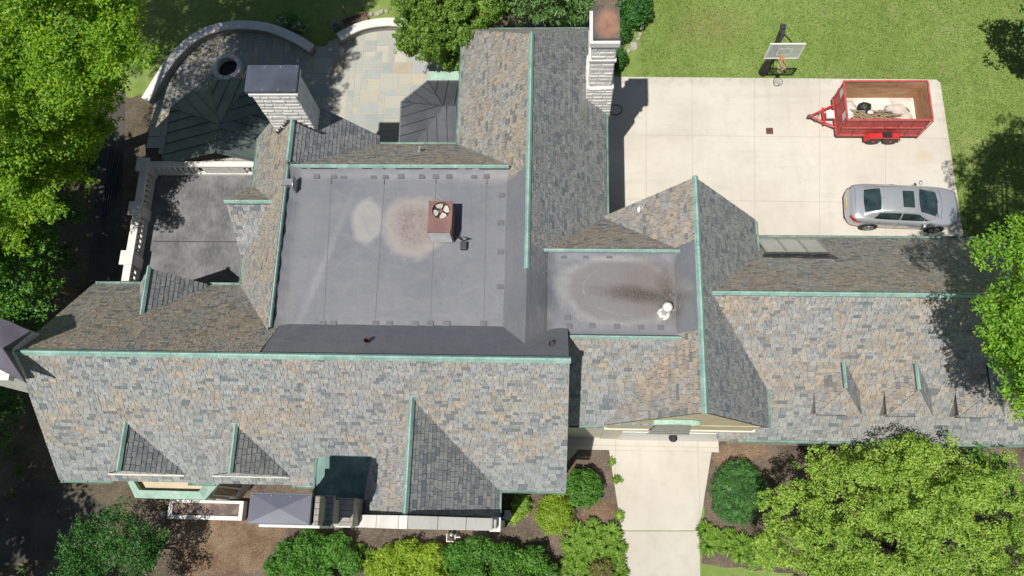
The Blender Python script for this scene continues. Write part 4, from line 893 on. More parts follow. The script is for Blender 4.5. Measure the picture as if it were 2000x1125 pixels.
#@@THINGS@@
# ---------------------------------------------------------------- foliage
NR_ = np.random.default_rng(11)
def leaves(name, blobs, dens, size, mat, parent, off, up=.5, aspect=.5, inner=.55, jit=.35, core=None, long=1.0):
    """many small leaf faces spread through the outer volume of the given blobs"""
    B = np.array(blobs, float); vol = (B[:, 3]*B[:, 4]+B[:, 3]*B[:, 5]+B[:, 4]*B[:, 5])/3*4*math.pi
    n = np.maximum(6, (vol*dens).astype(int)); idx = np.repeat(np.arange(len(B)), n); N = len(idx)
    d = NR_.normal(size=(N, 3)); d /= np.linalg.norm(d, axis=1)[:, None]
    keep = d[:, 2] > -.55; idx = idx[keep]; d = d[keep]; N = len(idx)
    r = inner+(1-inner)*NR_.random(N)**.6
    c = B[idx, :3]+d*B[idx, 3:6]*r[:, None]
    nr = d*.7+np.array([0, 0, up])+NR_.normal(size=(N, 3))*jit; nr /= np.linalg.norm(nr, axis=1)[:, None]
    t = NR_.normal(size=(N, 3)); t -= nr*np.sum(t*nr, 1)[:, None]; t /= np.linalg.norm(t, axis=1)[:, None]; b = np.cross(nr, t)
    s = size*NR_.uniform(.6, 1.35, N)[:, None]
    V = np.stack([c-t*s*long, c-b*s*aspect, c+t*s*long, c+b*s*aspect], 1).reshape(-1, 3)-np.array(off)
    me = bpy.data.meshes.new(name); core_v = []; core_f = []
    if core:
        for (x, y, z, rx, ry, rz) in core:
            b0 = len(V)+len(core_v); ns, nr2 = 12, 7
            for i in range(nr2+1):
                th = math.pi*i/nr2
                for j in range(ns):
                    ph = 2*math.pi*j/ns; q = U(.93, 1.07)
                    core_v.append((x-off[0]+rx*q*math.sin(th)*math.cos(ph), y-off[1]+ry*q*math.sin(th)*math.sin(ph), z-off[2]+rz*q*math.cos(th)))
            for i in range(nr2):
                for j in range(ns): core_f.append((b0+i*ns+j, b0+(i+1)*ns+j, b0+(i+1)*ns+(j+1) % ns, b0+i*ns+(j+1) % ns))
    allv = np.vstack([V, np.array(core_v)]) if core_v else V
    nq = N+len(core_f); li = np.concatenate([np.arange(N*4), np.array(core_f, int).ravel()]) if core_f else np.arange(N*4)
    me.vertices.add(len(allv)); me.vertices.foreach_set('co', allv.ravel()); me.loops.add(len(li)); me.loops.foreach_set('vertex_index', li)
    me.polygons.add(nq); me.polygons.foreach_set('loop_start', np.arange(0, nq*4, 4)); me.polygons.foreach_set('loop_total', np.full(nq, 4))
    me.materials.append(mat); me.update(calc_edges=True); me.validate()
    o = bpy.data.objects.new(name, me); COL.objects.link(o); o.parent = parent; return o
def sub(blobs, k_, f, upb=.35, flat=.75, lo=-.25, spread=1.0, zj=0):
    out = []
    for (x, y, z, rx, ry, rz) in blobs:
        for i in range(k_):
            while True:
                d = Vector((rnd.gauss(0, 1), rnd.gauss(0, 1), rnd.gauss(0, 1)+upb)).normalized()
                if d.z > lo: break
            q = U(.62, 1.0)*spread; g = f*U(.65, 1.35)
            out.append((x+d.x*rx*q, y+d.y*ry*q, z+d.z*rz*q+U(-zj, zj)*rz, rx*g, ry*g, (rx+ry)/2*g*flat))
    return out
def pb(px, py, z, r, rz=None):
    """a blob whose middle is seen at a picture point, at height z; r in metres"""
    p = at(px, py, z); return (p.x, p.y, z, r, r, rz or r*.75)
def tree(label, base, blobs, mat, k1=9, f1=.42, k2=7, f2=.42, dens=26, size=.13, trunk=.25, name='tree', cat='tree', group=None, up=.5, inner=.4, th=None, flat=.6, long=1., aspect=.5, core=None, cn='crown', zj=.3, fill=1):
    base = Vector((base[0], base[1], 0)); T = thing(name, label, cat, base, 0, group)
    m = MB(); cz = sum(b[2] for b in blobs)/len(blobs); cx = sum(b[0] for b in blobs)/len(blobs); cy = sum(b[1] for b in blobs)/len(blobs)
    th = th or cz*.55; top = Vector((base.x+(cx-base.x)*.4, base.y+(cy-base.y)*.4, th))
    m.tube([base-Vector((0, 0, .2)), base+Vector((0, 0, .3)), base+(top-base)*.5, top], [trunk*1.5, trunk*1.1, trunk*.9, trunk*.75], 10)
    for b in blobs:
        e = Vector(b[:3])+Vector((0, 0, b[5]*.25)); mid = top.lerp(e, .5)+Vector((U(-.3, .3), U(-.3, .3), -.2)); m.tube([top-Vector((0, 0, trunk)), mid, e], [trunk*.5, trunk*.3, trunk*.08], 6)
        for _ in range(3):
            d = Vector((U(-1, 1)*b[3], U(-1, 1)*b[4], U(-.1, .7)*b[5])); m.tube([mid.lerp(e, .5), mid.lerp(e, .5)+d*.5, e+d*.75], [trunk*.16, trunk*.1, trunk*.03], 5, cap=False)
    obj('trunk', m, M_BARK, T, base)
    s1 = sub(blobs, k1, f1, flat=flat, zj=zj); s2 = sub(s1, k2, f2, flat=flat) if k2 else s1
    if fill: s2 = s2+[(b[0], b[1], b[2]-.15*b[5], b[3]*.8*q_, b[4]*.8*q_, b[5]*.8*q_) for b in blobs for q_ in ((1, .6) if fill < 2 else (1, .8, .6, .4))]
    leaves(cn, s2, dens, size, mat, T, base, up=up, inner=inner, long=long, aspect=aspect, core=core); return T
# big maple, upper left
mp = [pb(30, 60, 12.4, 1.9), pb(125, 30, 13, 1.8), pb(205, 95, 12, 1.45), pb(80, 165, 11.8, 1.8), pb(165, 160, 10.6, 1.4), pb(20, 270, 10, 1.8), pb(110, 250, 9.4, 1.5), pb(178, 248, 8, 1.1), pb(210, 160, 10.4, .9),
      pb(30, 365, 8.6, 1.5), pb(125, 330, 7.4, .95), pb(-60, 150, 12, 2.2), pb(-50, 330, 9, 2.1), pb(222, 15, 12.6, 1.3), pb(-10, 430, 7.4, 1.3), pb(-80, 0, 12, 2.4), pb(238, 85, 11.8, .8), pb(155, 270, 7.6, .9),
      pb(160, -90, 13, 2.2), pb(40, -120, 13, 2.6), pb(235, -130, 12.8, 1.9), pb(300, -230, 12.5, 2.2), pb(140, -260, 13, 2.8), pb(-120, -150, 12, 3), pb(370, -340, 12, 2.2), pb(250, -80, 12.6, .9)]
tree('big bright green maple crown filling the upper left corner', (-23.2, 15.6), mp, L_MAPLE, 12, .37, 10, .38, 96, .056, .38, zj=.6, up=.8, fill=2)
tree('unseen tall tree added beyond the top left corner to shade the patio and lawn', (-15, 27), [pb(250, -200, 12, 2.0), pb(320, -290, 12, 2.2), pb(150, -170, 12.5, 2.0), pb(400, -340, 11, 2.0), pb(230, -330, 12, 2.4), pb(60, -220, 12, 2.4), pb(200, -110, 11, 1.2), pb(100, -110, 12, 1.6)], L_MID, 12, .42, 7, .45, 26, .15, .35)  # unseen extra crown, added to thicken the shade on lawn and patio
# off-frame shade trees to the west and east, whose shadows the photograph shows
tree('tall tree beyond the left edge shading the ground beside the terrace', (-27, 9), [(-26, 13, 9, 3.2, 3.2, 2.2), (-24.6, 8.6, 9, 2.8, 2.6, 2), (-27.5, 4, 9.5, 3.2, 3, 2.2), (-22.6, 11.6, 8.5, 2.0, 2.2, 1.4), (-22.2, 8.8, 8.3, 1.3, 1.6, 1.2), (-24.0, 5.0, 8.5, 2.3, 2.3, 1.6)], L_MID, 12, .42, 7, .45, 24, .17, .4)
tree('tall tree beyond the bottom left shading the dark path', (-26, -4), [(-25.8, -3, 9.5, 3.2, 3.2, 2.2), (-23.6, 1.0, 9, 2.5, 2.4, 1.6), (-22.4, -3.2, 9, 2.4, 2.2, 1.5), (-27, 1, 9.5, 2.5, 2.5, 2), (-21.2, -6, 8.5, 1.8, 1.6, 1.3)], L_MID, 12, .42, 7, .45, 24, .17, .4)
er_ = [pb(2020, 545, 12.5, 1.0), pb(2010, 640, 12.5, 1.15), pb(2028, 765, 11.5, 1.1), pb(2060, 620, 12.5, 2.0), pb(2080, 760, 11, 1.7), pb(1952, 600, 11.5, .62), pb(2070, 500, 12, 1.5), pb(1965, 680, 11, .7), (16.4, 8.3, 11.5, 2.0, 1.8, 1.5), (18.6, 9, 11, 2.4, 2.2, 1.8), (17.2, 6, 12, 2.2, 2.2, 1.8), (17.6, 11.6, 10, 2.1, 1.8, 1.4), (19.2, 13.6, 10, 2.0, 1.8, 1.4), (20.8, 15.6, 10, 1.4, 1.3, 1.2), (18.0, 13.0, 9.6, 1.3, 1.3, 1), (16.5, 10.2, 10, .9, 1.2, .9)]
er_ = [b for b in er_]
tree('bright green tree leaning over the east roof end', (18.9, 5.2), er_, L_MAPR, 12, .37, 9, .40, 100, .055, .33, zj=.5, up=.8)
tree('dark tree standing at the right edge of the lawn', (23.4, 22.6), [pb(2045, 10, 4.5, 1.0), pb(2075, 80, 4, .9), pb(2045, 100, 2.5, .6), pb(2085, 30, 5, 1.3)], L_DARK, 12, .4, 8, .42, 55, .075, .2)
# arborvitae and hemlock beside the north wing
ab = [pb(820, 30, 4.5, 1.15, 1.5), pb(880, 25, 5.2, 1.1, 1.6), pb(850, 85, 4.6, 1.0, 1.4), pb(905, 70, 4.8, .95, 1.3), pb(945, 15, 5.2, 1.05, 1.4), pb(800, 85, 3.6, .65, .9), pb(850, -20, 5, 1.2, 1.6), pb(880, 108, 3.6, .65, .9)]
tree('broad yellow-green arborvitae between the patio and the north wing', (-5.0, 20.3), ab, L_ARB, 34, .27, 9, .42, 130, .042, .16, core=[(b[0], b[1], b[2]-.15, b[3]*.6, b[4]*.6, b[5]*.7) for b in ab], up=.25, inner=.35, long=1.7, aspect=.6, flat=1.1, name='arborvitae')
tree('feathery hemlock behind the north gable', (-.3, 22.8), [pb(1010, 12, 4.0, .95, 1.0), pb(1075, 5, 4.6, 1.05, 1.0), pb(1120, 20, 3.6, .85, .8), pb(1050, -25, 5.5, 1.2), pb(1130, -20, 4.5, 1.0), pb(980, -10, 4, .9)], L_HEM, 22, .3, 7, .42, 80, .06, .16, up=.4, inner=.3, long=2.2, aspect=.4, flat=.5, name='hemlock')
# lower right honey-coloured tree
yl = [pb(1560, 1000, 3.6, 1.05), pb(1650, 930, 3.8, 1.15), pb(1620, 1060, 4, 1.2), pb(1740, 960, 4.6, 1.4), pb(1730, 1080, 4.4, 1.4), pb(1840, 930, 4.4, 1.3), pb(1850, 1030, 4.8, 1.5), pb(1940, 960, 3.8, 1.1), pb(1960, 1080, 4.4, 1.4), pb(1520, 1070, 3.2, .85), pb(1620, 1140, 3.8, 1.2), pb(1800, 1150, 4.2, 1.4), pb(1950, 1170, 4, 1.3), pb(1500, 985, 2.8, .5), pb(1600, 905, 3.2, .55), pb(1780, 895, 4.0, .75)]
tree('wide yellow-green tree in the bed south of the east range', (13.2, -1.2), yl, L_YEL, 20, .34, 10, .42, 135, .044, .2, inner=.35, up=.75, zj=.9, fill=0)
tree('darker green shrub behind the yellow-green tree', (18.2, .8), [pb(1925, 905, 3.0, .8), pb(1975, 985, 3.0, .9), pb(1990, 1060, 3, .9)], L_MID, 16, .34, 8, .42, 60, .055, .1)
# darker trees on the left
tree('dark green small tree in the bottom left bed', (-16.5, -1.8), [pb(180, 1060, 2.8, 1.05), pb(260, 1075, 2.8, 1.05), pb(225, 1030, 3.0, .85), pb(160, 1125, 2.6, 1.0), pb(270, 1140, 2.6, .95), pb(305, 1060, 2.3, .5)], L_DARK, 20, .33, 8, .42, 70, .05, .14)
tree('dark leafy tree beside the north-west slope', (-21.5, 9.5), [pb(80, 500, 5.0, 1.0), pb(50, 590, 4.5, 1.0), pb(20, 520, 5.5, 1.2), pb(-10, 600, 5, 1.1), pb(100, 560, 3.8, .6), pb(50, 470, 5, .8)], L_MID, 16, .34, 8, .42, 50, .062, .18)
tree('shaded shrub under the maple', (-24.5, 12.5), [pb(10, 440, 4, 1.2), pb(80, 450, 3.4, 1.0), pb(-30, 540, 4, 1.3), pb(110, 500, 2.6, .8), pb(140, 410, 2.4, .8), pb(60, 640, 2.6, .8), pb(10, 620, 3, 1.0), pb(160, 330, 2.2, .9)], L_DARK, 16, .36, 8, .42, 50, .065, .12)
tree('shaded shrub at the left edge below the west chimney', (-23.8, 3.2), [pb(5, 780, 2.5, .9), pb(-20, 850, 2.4, 1.0)], L_DARK, 16, .36, 8, .42, 50, .065, .1)
# clipped shrubs
def shrub(label, blobs, mat, dens=170, size=.045, k=34, f=.2, group=None, inner=.5, name='shrub', long=1.2, aspect=.55, up=.5, stem=.05, rough=(1.02, .12)):
    b = blobs[0]; base = Vector((b[0], b[1], 0)); T = thing(name, label, 'shrub', base, 0, group)
    m = MB()
    for q in blobs:
        for _ in range(4): m.tube([(q[0]+U(-.1, .1), q[1]+U(-.1, .1), -.05), (q[0]+U(-.4, .4)*q[3], q[1]+U(-.4, .4)*q[4], q[2])], [stem, stem*.4], 5)
    obj('stem', m, M_BARK, T, base)
    core = [(q[0], q[1], q[2], q[3]*.74, q[4]*.74, q[5]*.74) for q in blobs]
    leaves('foliage', list(blobs)+sub(blobs, k, f, flat=.8, lo=-.1, spread=rough[0], zj=rough[1]), dens*1.7, size*.82, mat, T, base, up=up, inner=inner, core=core, long=long, aspect=aspect); return T
def sb(px, py, h, rx, ry=None): p = at(px, py, h*.55); return (p.x, p.y, h*.48, rx, ry or rx, h*.54)
shrub('round golden-green clipped shrub beside the south-east corner', [sb(1082, 1004, 1.15, .86, .84)], L_BOX, 230, .036, 60, .17, up=.6, rough=(.95, 0))
shrub('dark green rounded shrub left of the driveway', [sb(1140, 952, 1.5, .78, .74)], L_MID, 190, .05, 46, .2)
shrub('clipped dark green rounded-square shrub right of the driveway', [sb(1425, 955, 1.2, .86, .9), sb(1462, 955, 1.2, .78, .9), sb(1440, 985, 1.15, .95, .85), sb(1442, 925, 1.1, .8, .55)], L_HEDGE, 170, .042, 44, .17, long=1.6, aspect=.4)
shrub('green rounded shrub left of the bottom row', [sb(565, 1082, 1.15, .62), sb(605, 1072, 1.4, .72), sb(655, 1076, 1.3, .68), sb(600, 1125, 1.3, 1.0), sb(684, 1100, 1.1, .55), sb(536, 1105, 1.0, .45)], L_MID, 150, .05, 40, .2)
shrub('yellow-green spreading shrub in the middle of the bottom row', [sb(762, 1088, 1.05, .62, .5), sb(800, 1078, 1.2, .62, .5), sb(845, 1085, 1.25, .6, .55), sb(735, 1108, .95, .5), sb(770, 1125, 1.15, .95), sb(830, 1130, 1.2, 1.0)], L_BOX, 170, .045, 44, .19, long=1.5)
shrub('dark green shrub at the right of the bottom row', [sb(890, 1085, 1.35, .6, .55), sb(935, 1076, 1.5, .7, .6), sb(985, 1088, 1.35, .72, .6), sb(1040, 1095, 1.5, .6, .6), sb(1068, 1120, 1.3, .5), sb(1010, 1110, 1.4, .7), sb(920, 1140, 1.5, 1.0), sb(1000, 1150, 1.5, 1.1)], L_MID, 150, .048, 40, .19)
shrub('bronze-green shrub among the hostas', [sb(1175, 1112, .9, .5, .42)], L_BRN, 200, .04, 30, .22)
shrub('low loose green plant under the south-east eave', [sb(1018, 985, .6, .5, .5), sb(1005, 1010, .4, .4, .3)], L_YEL, 60, .05, 16, .25)
shrub('small dark shrub against the north-east chimney', [sb(1212, 112, 1.2, .35), sb(1207, 128, .8, .25)], L_DARK, 150, .05, 20, .3)
shrub('dark shrub at the left of the lawn behind the chimney', [sb(1235, 20, 1.6, .9), sb(1215, 60, 1.2, .5), sb(1250, 5, 1.4, .6)], L_DARK, 90, .06, 30, .25)
FLW = shrub('clump of white flowers behind the curved seat wall', [sb(565, 38, .5, .55, .42), sb(585, 52, .45, .4, .35)], L_MID, 150, .035, 22, .25)
leaves('blossom', sub([sb(565, 38, .55, .55, .42), sb(585, 52, .5, .4, .35)], 26, .22), 40, .035, L_WHITE, FLW, tuple(FLW.location), up=1.0, inner=.8)
for i, (px, py, r_, lb) in enumerate(((1205, 936, .2, 'tiny green weed at the left kerb of the driveway'), (1196, 902, .17, 'tiny pale weed at the bend of the left driveway edge'), (1210, 1006, .22, 'spiky small plant beside the driveway joint'), (340, 1000, .2, 'weed growing over the corner of the stone planter'), (1548, 905, .16, 'small weed in the bed under the east range'), (1560, 915, .12, 'smallest weed in the bed under the east range'), (1470, 1098, .3, 'low green ground plant beside the hostas'))):
    shrub(lb, [sb(px, py, .25, r_)], L_HOST, 120, .04, 8, .4, name='weed')
# hostas: mounds of long arching leaves
def hosta(label, x, y, r, h=.46, mat=L_HOST, n=150):
    T = thing('hosta', label, 'plant', (x, y, 0), U(0, 6), 'leafy hosta mounds edging the driveway'); m = MB()
    for i in range(n):
        a = U(0, 2*math.pi); q = U(.25, 1)**.7; L = r*q; hh = h*(1.15-.6*q); w = r*U(.038, .065); ca, sa = math.cos(a), math.sin(a)
        pts = []
        for t, wd in ((0.15, .25), (.5, 1), (.8, .75), (1.02, .05)):
            z = hh*math.sin(min(1, t*1.05)*math.pi*.72)+.03; pts.append(((ca*L*t-sa*w*wd, sa*L*t+ca*w*wd, z+.02), (ca*L*t, sa*L*t, z-.01), (ca*L*t+sa*w*wd, sa*L*t-ca*w*wd, z+.02)))
        m.grid(pts)
    obj('foliage', m, mat, T); return T
hs = [(1140, 1044), (1175, 1050), (1170, 1082), (1128, 1078), (1190, 1090), (1125, 1105), (1125, 1035), (1160, 1030), (1195, 1040), (1115, 1062), (1150, 1060), (1185, 1066), (1208, 1070), (1112, 1092), (1140, 1092), (1204, 1095), (1110, 1118), (1145, 1124), (1210, 1122)]
for i, (px, py) in enumerate(hs):
    p = at(px, py, .3); hosta('leafy yellow-green hosta mound in the bed left of the driveway', p.x, p.y, U(.42, .52))
hs = [(1378, 1035), (1398, 1050), (1385, 1066), (1425, 1048), (1420, 1070), (1450, 1060), (1445, 1082), (1478, 1070), (1475, 1090), (1500, 1088)]
for i, (px, py) in enumerate(hs):
    p = at(px, py, .3); hosta('leafy pale green hosta mound in the bed right of the driveway', p.x, p.y, U(.40, .5))
for px, py, lb in ((700, 1075, 'hosta between two shrubs of the bottom row, left one'), (722, 1085, 'hosta between two shrubs of the bottom row, right one')):
    p = at(px, py, .3); hosta(lb, p.x, p.y, .35)
for px, py, lb in ((20, 880, 'upper broad-leaved plant on the dark left edge'), (32, 920, 'middle broad-leaved plant on the dark left edge'), (25, 965, 'lower broad-leaved plant on the dark left edge'), (45, 1110, 'broad-leaved plant near the bottom left corner')):
    p = at(px, py, .3); hosta(lb, p.x, p.y, .42, .4, L_MID, 22)
# grass: short tufts over the lawn in view
def tufts(name, x0, x1, y0, y1, n, mat, excl, h=.05):
    P = np.stack([NR_.uniform(x0, x1, n), NR_.uniform(y0, y1, n)], 1)
    for (a, b, c, d) in excl: P = P[~((P[:, 0] > a) & (P[:, 0] < b) & (P[:, 1] > c) & (P[:, 1] < d))]
    N = len(P); a = NR_.uniform(0, 6.28, N); w = NR_.uniform(.012, .03, N); hh = h*NR_.uniform(.5, 1.4, N); lx, ly = NR_.normal(0, .035, N), NR_.normal(0, .035, N)
    z0 = np.zeros(N)-.01; V = np.stack([np.stack([P[:, 0]-np.cos(a)*w, P[:, 1]-np.sin(a)*w, z0], 1), np.stack([P[:, 0]+np.cos(a)*w, P[:, 1]+np.sin(a)*w, z0], 1), np.stack([P[:, 0]+lx, P[:, 1]+ly, hh], 1)], 1).reshape(-1, 3)
    me = bpy.data.meshes.new(name); me.vertices.add(len(V)); me.vertices.foreach_set('co', V.ravel()); me.loops.add(3*N); me.loops.foreach_set('vertex_index', np.arange(3*N))
    me.polygons.add(N); me.polygons.foreach_set('loop_start', np.arange(0, 3*N, 3)); me.polygons.foreach_set('loop_total', np.full(N, 3)); me.materials.append(mat); me.update(calc_edges=True); me.validate()
    o = bpy.data.objects.new(name, me); COL.objects.link(o); o['kind'] = 'stuff'; return tag(o, 'short green mown grass of the lawn round the yard', 'grass')
L_GR = leafmat('grass_blade', (.18, .27, .055), (.26, .35, .085), (.09, .155, .03), .35, (.42, .38, .16))
tufts('grass', 2.6, 24, 11, 27, 190000, L_GR, [(1.7, 17.72, 9, 20.33), (1, 4.1, 20, 26)])
# ---------------------------------------------------------------- garden objects
def arcwall(label, pts, w, z1, mat, cw, n=60):
    # smooth the polyline, then sweep the wall and its coping
    P = [Vector((p[0], p[1])) for p in pts]
    def cr(t):
        t *= len(P)-1; i = min(int(t), len(P)-2); f = t-i; a, b, c, d = P[max(i-1, 0)], P[i], P[i+1], P[min(i+2, len(P)-1)]
        return .5*((2*b)+(c-a)*f+(2*a-5*b+4*c-d)*f*f+(3*b-a-3*c+d)*f**3)
    C = [cr(i/n) for i in range(n+1)]; base = Vector((P[0].x, P[0].y, 0)); T = thing('seat_wall', label, 'wall', base, 0, 'curved stone seat walls of the patio')
    def sweep(m, o0, o1, za, zb, i0=0, i1=n):
        rows = []
        for i in range(i0, i1+1):
            d = (C[min(i+1, n)]-C[max(i-1, 0)]).normalized(); q = Vector((d.y, -d.x))
            a, b = C[i]+q*o0, C[i]+q*o1; rows.append([(a.x, a.y, za), (b.x, b.y, za), (b.x, b.y, zb), (a.x, a.y, zb)])
        m.grid(rows, 0, True, False); m.face(rows[0][::-1]); m.face(rows[-1])
    m = MB(); sweep(m, .05, w-.06, 0, z1-.09); obj('wall', m, M_STONED, T, base)
    m = MB(); k_ = 8 if n > 40 else 3
    for j in range(k_): i0 = j*n//k_; sweep(m, 0, w, z1-.09, z1, i0, (j+1)*n//k_)
    o = obj('coping', m, mat, T, base, bevel=.008); return T
arcwall('long curved seat wall round the shaded side of the patio', wall1, .44, .55, M_CUT, .44, 64)
arcwall('shorter curved seat wall partly under the arborvitae', wall2, .44, .55, M_CUT, .44, 33)
p = at(443, 130, .4); T = thing('fire_pit', 'round stone fire pit ring on the shaded patio', 'fire pit', (p.x, p.y, .03))
for i in range(11):
    a0, a1 = 2*math.pi*(i+.03)/11, 2*math.pi*(i+.97)/11; m = MB(); rows = []
    for j in range(5):
        a = a0+(a1-a0)*j/4; c_, s_ = math.cos(a), math.sin(a); rows.append([(c_*.72, s_*.72, 0), (c_*.72, s_*.72, .40), (c_*.50, s_*.50, .40), (c_*.50, s_*.50, 0)])
    m.grid(rows, 0, True, False); m.face(rows[0][::-1]); m.face(rows[-1]); obj('ring_stone', m, M_CUT, T, bevel=.012)
m = MB(); m.lathe((0, 0, 0), [(.49, .0), (.49, .06), (.3, .08), (.01, .09)], 24); obj('ash_bed', m, M_BLACK, T)
# torch
p = at(672, 70, 0) if 0 else at(683, 50, 0); T = thing('garden_torch', 'thin garden torch with a copper coloured head beside the lawn', 'torch', (p.x, p.y, 0))
q = at(669, 22, 1.5); q = Vector((0.02, -.02, 1.45)); m = MB(); m.tube([(0, 0, 0), q], .014, 8); obj('pole', m, M_BLACK, T)
m = MB(); m.lathe(q, [(.03, 0), (.075, .08), (.07, .15), (.03, .2), (.02, .24)], 12); obj('torch_head', m, simple('copper_bright', (.50, .26, .18), .35, .5, .2, 4), T)
# wooden crate by the wall, bucket
p = at(693, 40, .2); T = thing('planting_box', 'reddish wooden planting box behind the short seat wall', 'planting box', (p.x, p.y, 0), .38)
MW = simple('red_cedar', (.30, .15, .085), .7, 0, .35, 5)
for nm, a in (('side_board', (-.62, .62, -.26, -.21)), ('side_board', (-.62, .62, .21, .26)), ('end_board', (-.62, -.57, -.21, .21)), ('end_board', (.57, .62, -.21, .21))):
    m = MB(); m.box(*a, 0, .28); obj(nm, m, MW, T, bevel=.006)
m = MB(); m.box(-.57, .57, -.21, .21, .02, .17); obj('soil', m, M_MULCH, T)
p = at(655, 50, .25); T = thing('bucket', 'grey-blue bucket standing in the shade by the steps', 'bucket', (p.x, p.y, 0)); m = MB(); m.lathe((0, 0, 0), [(.15, 0), (.2, .35), (.21, .36), (.19, .36), (.14, .04)], 20); obj('body', m, simple('bucket_plastic', (.25, .30, .38), .4), T); m = MB(); m.tube([(.2*math.cos(t), .03, .35+.12*math.sin(t)) for t in [math.pi*i/8 for i in range(9)]], .008, 6); obj('handle', m, M_GALV, T)
M_STN = simple('field_stone', (.42, .39, .34), .9, 0, .35, 7)
# edging stones
for i, (px, py, s) in enumerate(((716, 31, .16), (724, 26, .13), (737, 25, .16), (745, 22, .14), (754, 21, .12), (1250, 30, .17), (1252, 42, .15), (1254, 52, .14), (1250, 66, .12), (1238, 87, .24), (1228, 98, .14), (1247, 75, .11), (317, 1004, .15))):
    p = at(px, py, .1); m = MB(); rows = [[(math.cos(t)*s*r_*U(.85, 1.15), math.sin(t)*s*r_*.8*U(.85, 1.15), z) for t in [6.283*j/9 for j in range(9)]] for r_, z in ((1, 0), (1.02, .05), (.8, .11), (.4, .13))]
    m.grid(rows, 0, True, False); m.face(rows[-1]); o = obj('edging_stone', m, M_STN); o.location = (p.x, p.y, 0); o.rotation_euler.z = U(0, 6)
    if px < 700: tag(o, 'pale rounded rock lying alone in the bed below the bay window', 'rock')
    elif px == 1238: tag(o, 'largest stone in the edging line beside the lawn', 'rock', 'stones edging the lawn beds')
    else: tag(o, 'small pale stone edging a planting bed behind the seat wall' if px < 1000 else 'small pale stone in the edging line right of the north-east chimney', 'rock', 'stones edging the lawn beds')
# hose loop
p = at(1203, 215, .06); T = MB(); T.tube([(p.x-.45+.0, p.y-.1, .06)]+[(p.x+.27*math.cos(t), p.y+.25*math.sin(t), .06+.004*i) for i, t in enumerate([-2.6+i*.37 for i in range(16)])]+[(p.x-.5, p.y+.12, .08)], .018, 6); o = obj('garden_hose', T, M_BLACK); tag(o, 'black hose lying in a loop at the foot of the chimney', 'hose')
# yard drain
p = at(1503, 256, .034); T = thing('yard_drain', 'square rusty drain grate in the concrete yard', 'drain', (p.x, p.y, .034)); m = MB(); m.box(-.15, .15, -.15, .15, -.02, .004); obj('drain_box', m, M_BLACK, T); m = MB()
for i in range(7): m.box(-.14, .14, -.14+i*.043, -.118+i*.043, .004, .012)
for a in ((-.16, -.14, -.16, .16), (.14, .16, -.16, .16), (-.14, .14, -.16, -.14), (-.14, .14, .14, .16)): m.box(*a, 0, .014)
obj('grate', m, M_RUST, T)
# stone planter
a, b = at(331, 975, .45), at(472, 1017, .45); T = thing('stone_planter', 'low rectangular stone planter in front of the bay window', 'planter', ((a.x+b.x)/2, (a.y+b.y)/2, 0)); hx, hy = (b.x-a.x)/2, (a.y-b.y)/2
for nm, c in (('stone_side', (-hx, hx, -hy, -hy+.17)), ('stone_side', (-hx, hx, hy-.12, hy)), ('stone_side', (-hx, -hx+.17, -hy+.17, hy-.12)), ('stone_side', (hx-.17, hx, -hy+.17, hy-.12))):
    m = MB(); m.box(*c, 0, .45); obj(nm, m, M_CUT, T, bevel=.015)
k = NT('planter_soil', .9, .1); k.col(k.mix(k.mr(k.noise(3, 5), .5, .6), (.13, .10, .10), (.22, .17, .12))); m = MB(); m.box(-hx+.17, hx-.17, -hy+.17, hy-.12, .02, .36); obj('soil', m, k.m, T)
# white pipe standing by the south gable, gas meter like
p = at(884, 1055, .3); T = thing('outdoor_pipework', 'white bent utility pipes beside the south gable wall', 'pipe', (p.x, p.y, 0)); m = MB(); m.tube([(-.22, .25, 0), (-.22, .25, .45), (-.22, -.05, .45), (.12, -.05, .45), (.12, .12, .45), (.32, .12, .45)], .028, 8); m.tube([(.12, .2, 0), (.12, .2, .5), (.12, .05, .5)], .028, 8); obj('pipe', m, M_WHITE, T); m = MB(); m.lathe((-.05, .2, .3), [(.01, 0), (.09, .01), (.09, .12), (.01, .13)], 14); obj('meter', m, M_GALV, T)
p = at(990, 1008, .6); T = thing('covered_fitting', 'light blue-grey covered fitting at the corner of the south gable', 'fitting', (p.x, p.y, 0)); m = MB(); m.prism([(-.2, -.1), (.05, -.16), (.2, .05), (.08, .2), (-.08, .12)], 0, .55); obj('cover', m, simple('pale_blue_tarp', (.42, .50, .55), .5), T, bevel=.02)
m = MB(); m.box(-.1, .14, .1, .22, .3, .62); obj('bracket', m, M_GALV, T)
# long stacked pipes on the shaded path
for i in range(5):
    a, b = at(196+i*6, 440-i*12, .1), at(214+i*5, 285+i*4, .1); m = MB(); m.tube([(a.x, a.y, .06+.01*i), (b.x, b.y, .07+.01*i)], .03, 8); tag(obj('metal_pole', m, M_DKGREY), 'dark metal pole lying in shade beside the roof terrace', 'pole', 'long poles lying beside the terrace')
# ---------------------------------------------------------------- rooftop fan unit
zz = zf+.015; a, b = at(836, 473, zf), at(884, 473, zf)
x0, x1 = -4.24, -3.43; y0, y1 = 9.32, 10.47; T = thing('rooftop_fan_unit', 'rusty brown rooftop condenser with an open fan on the larger flat roof', 'fan unit', ((x0+x1)/2, (y0+y1)/2, zz)); X, Y, Hh = (x1-x0)/2, (y1-y0)/2, 1.0
m = MB(); m.box(-X+.01, X-.01, -Y+.02, Y-.01, .03, Hh-.16); obj('casing', m, M_RUST, T, bevel=.008)
m = MB(); m.box(-X+.03, X-.06, -Y, -Y+.018, .08, Hh-.05); obj('front_panel', m, simple('white_panel_streaked', (.66, .68, .68), .5, 0, .25, 3), T)
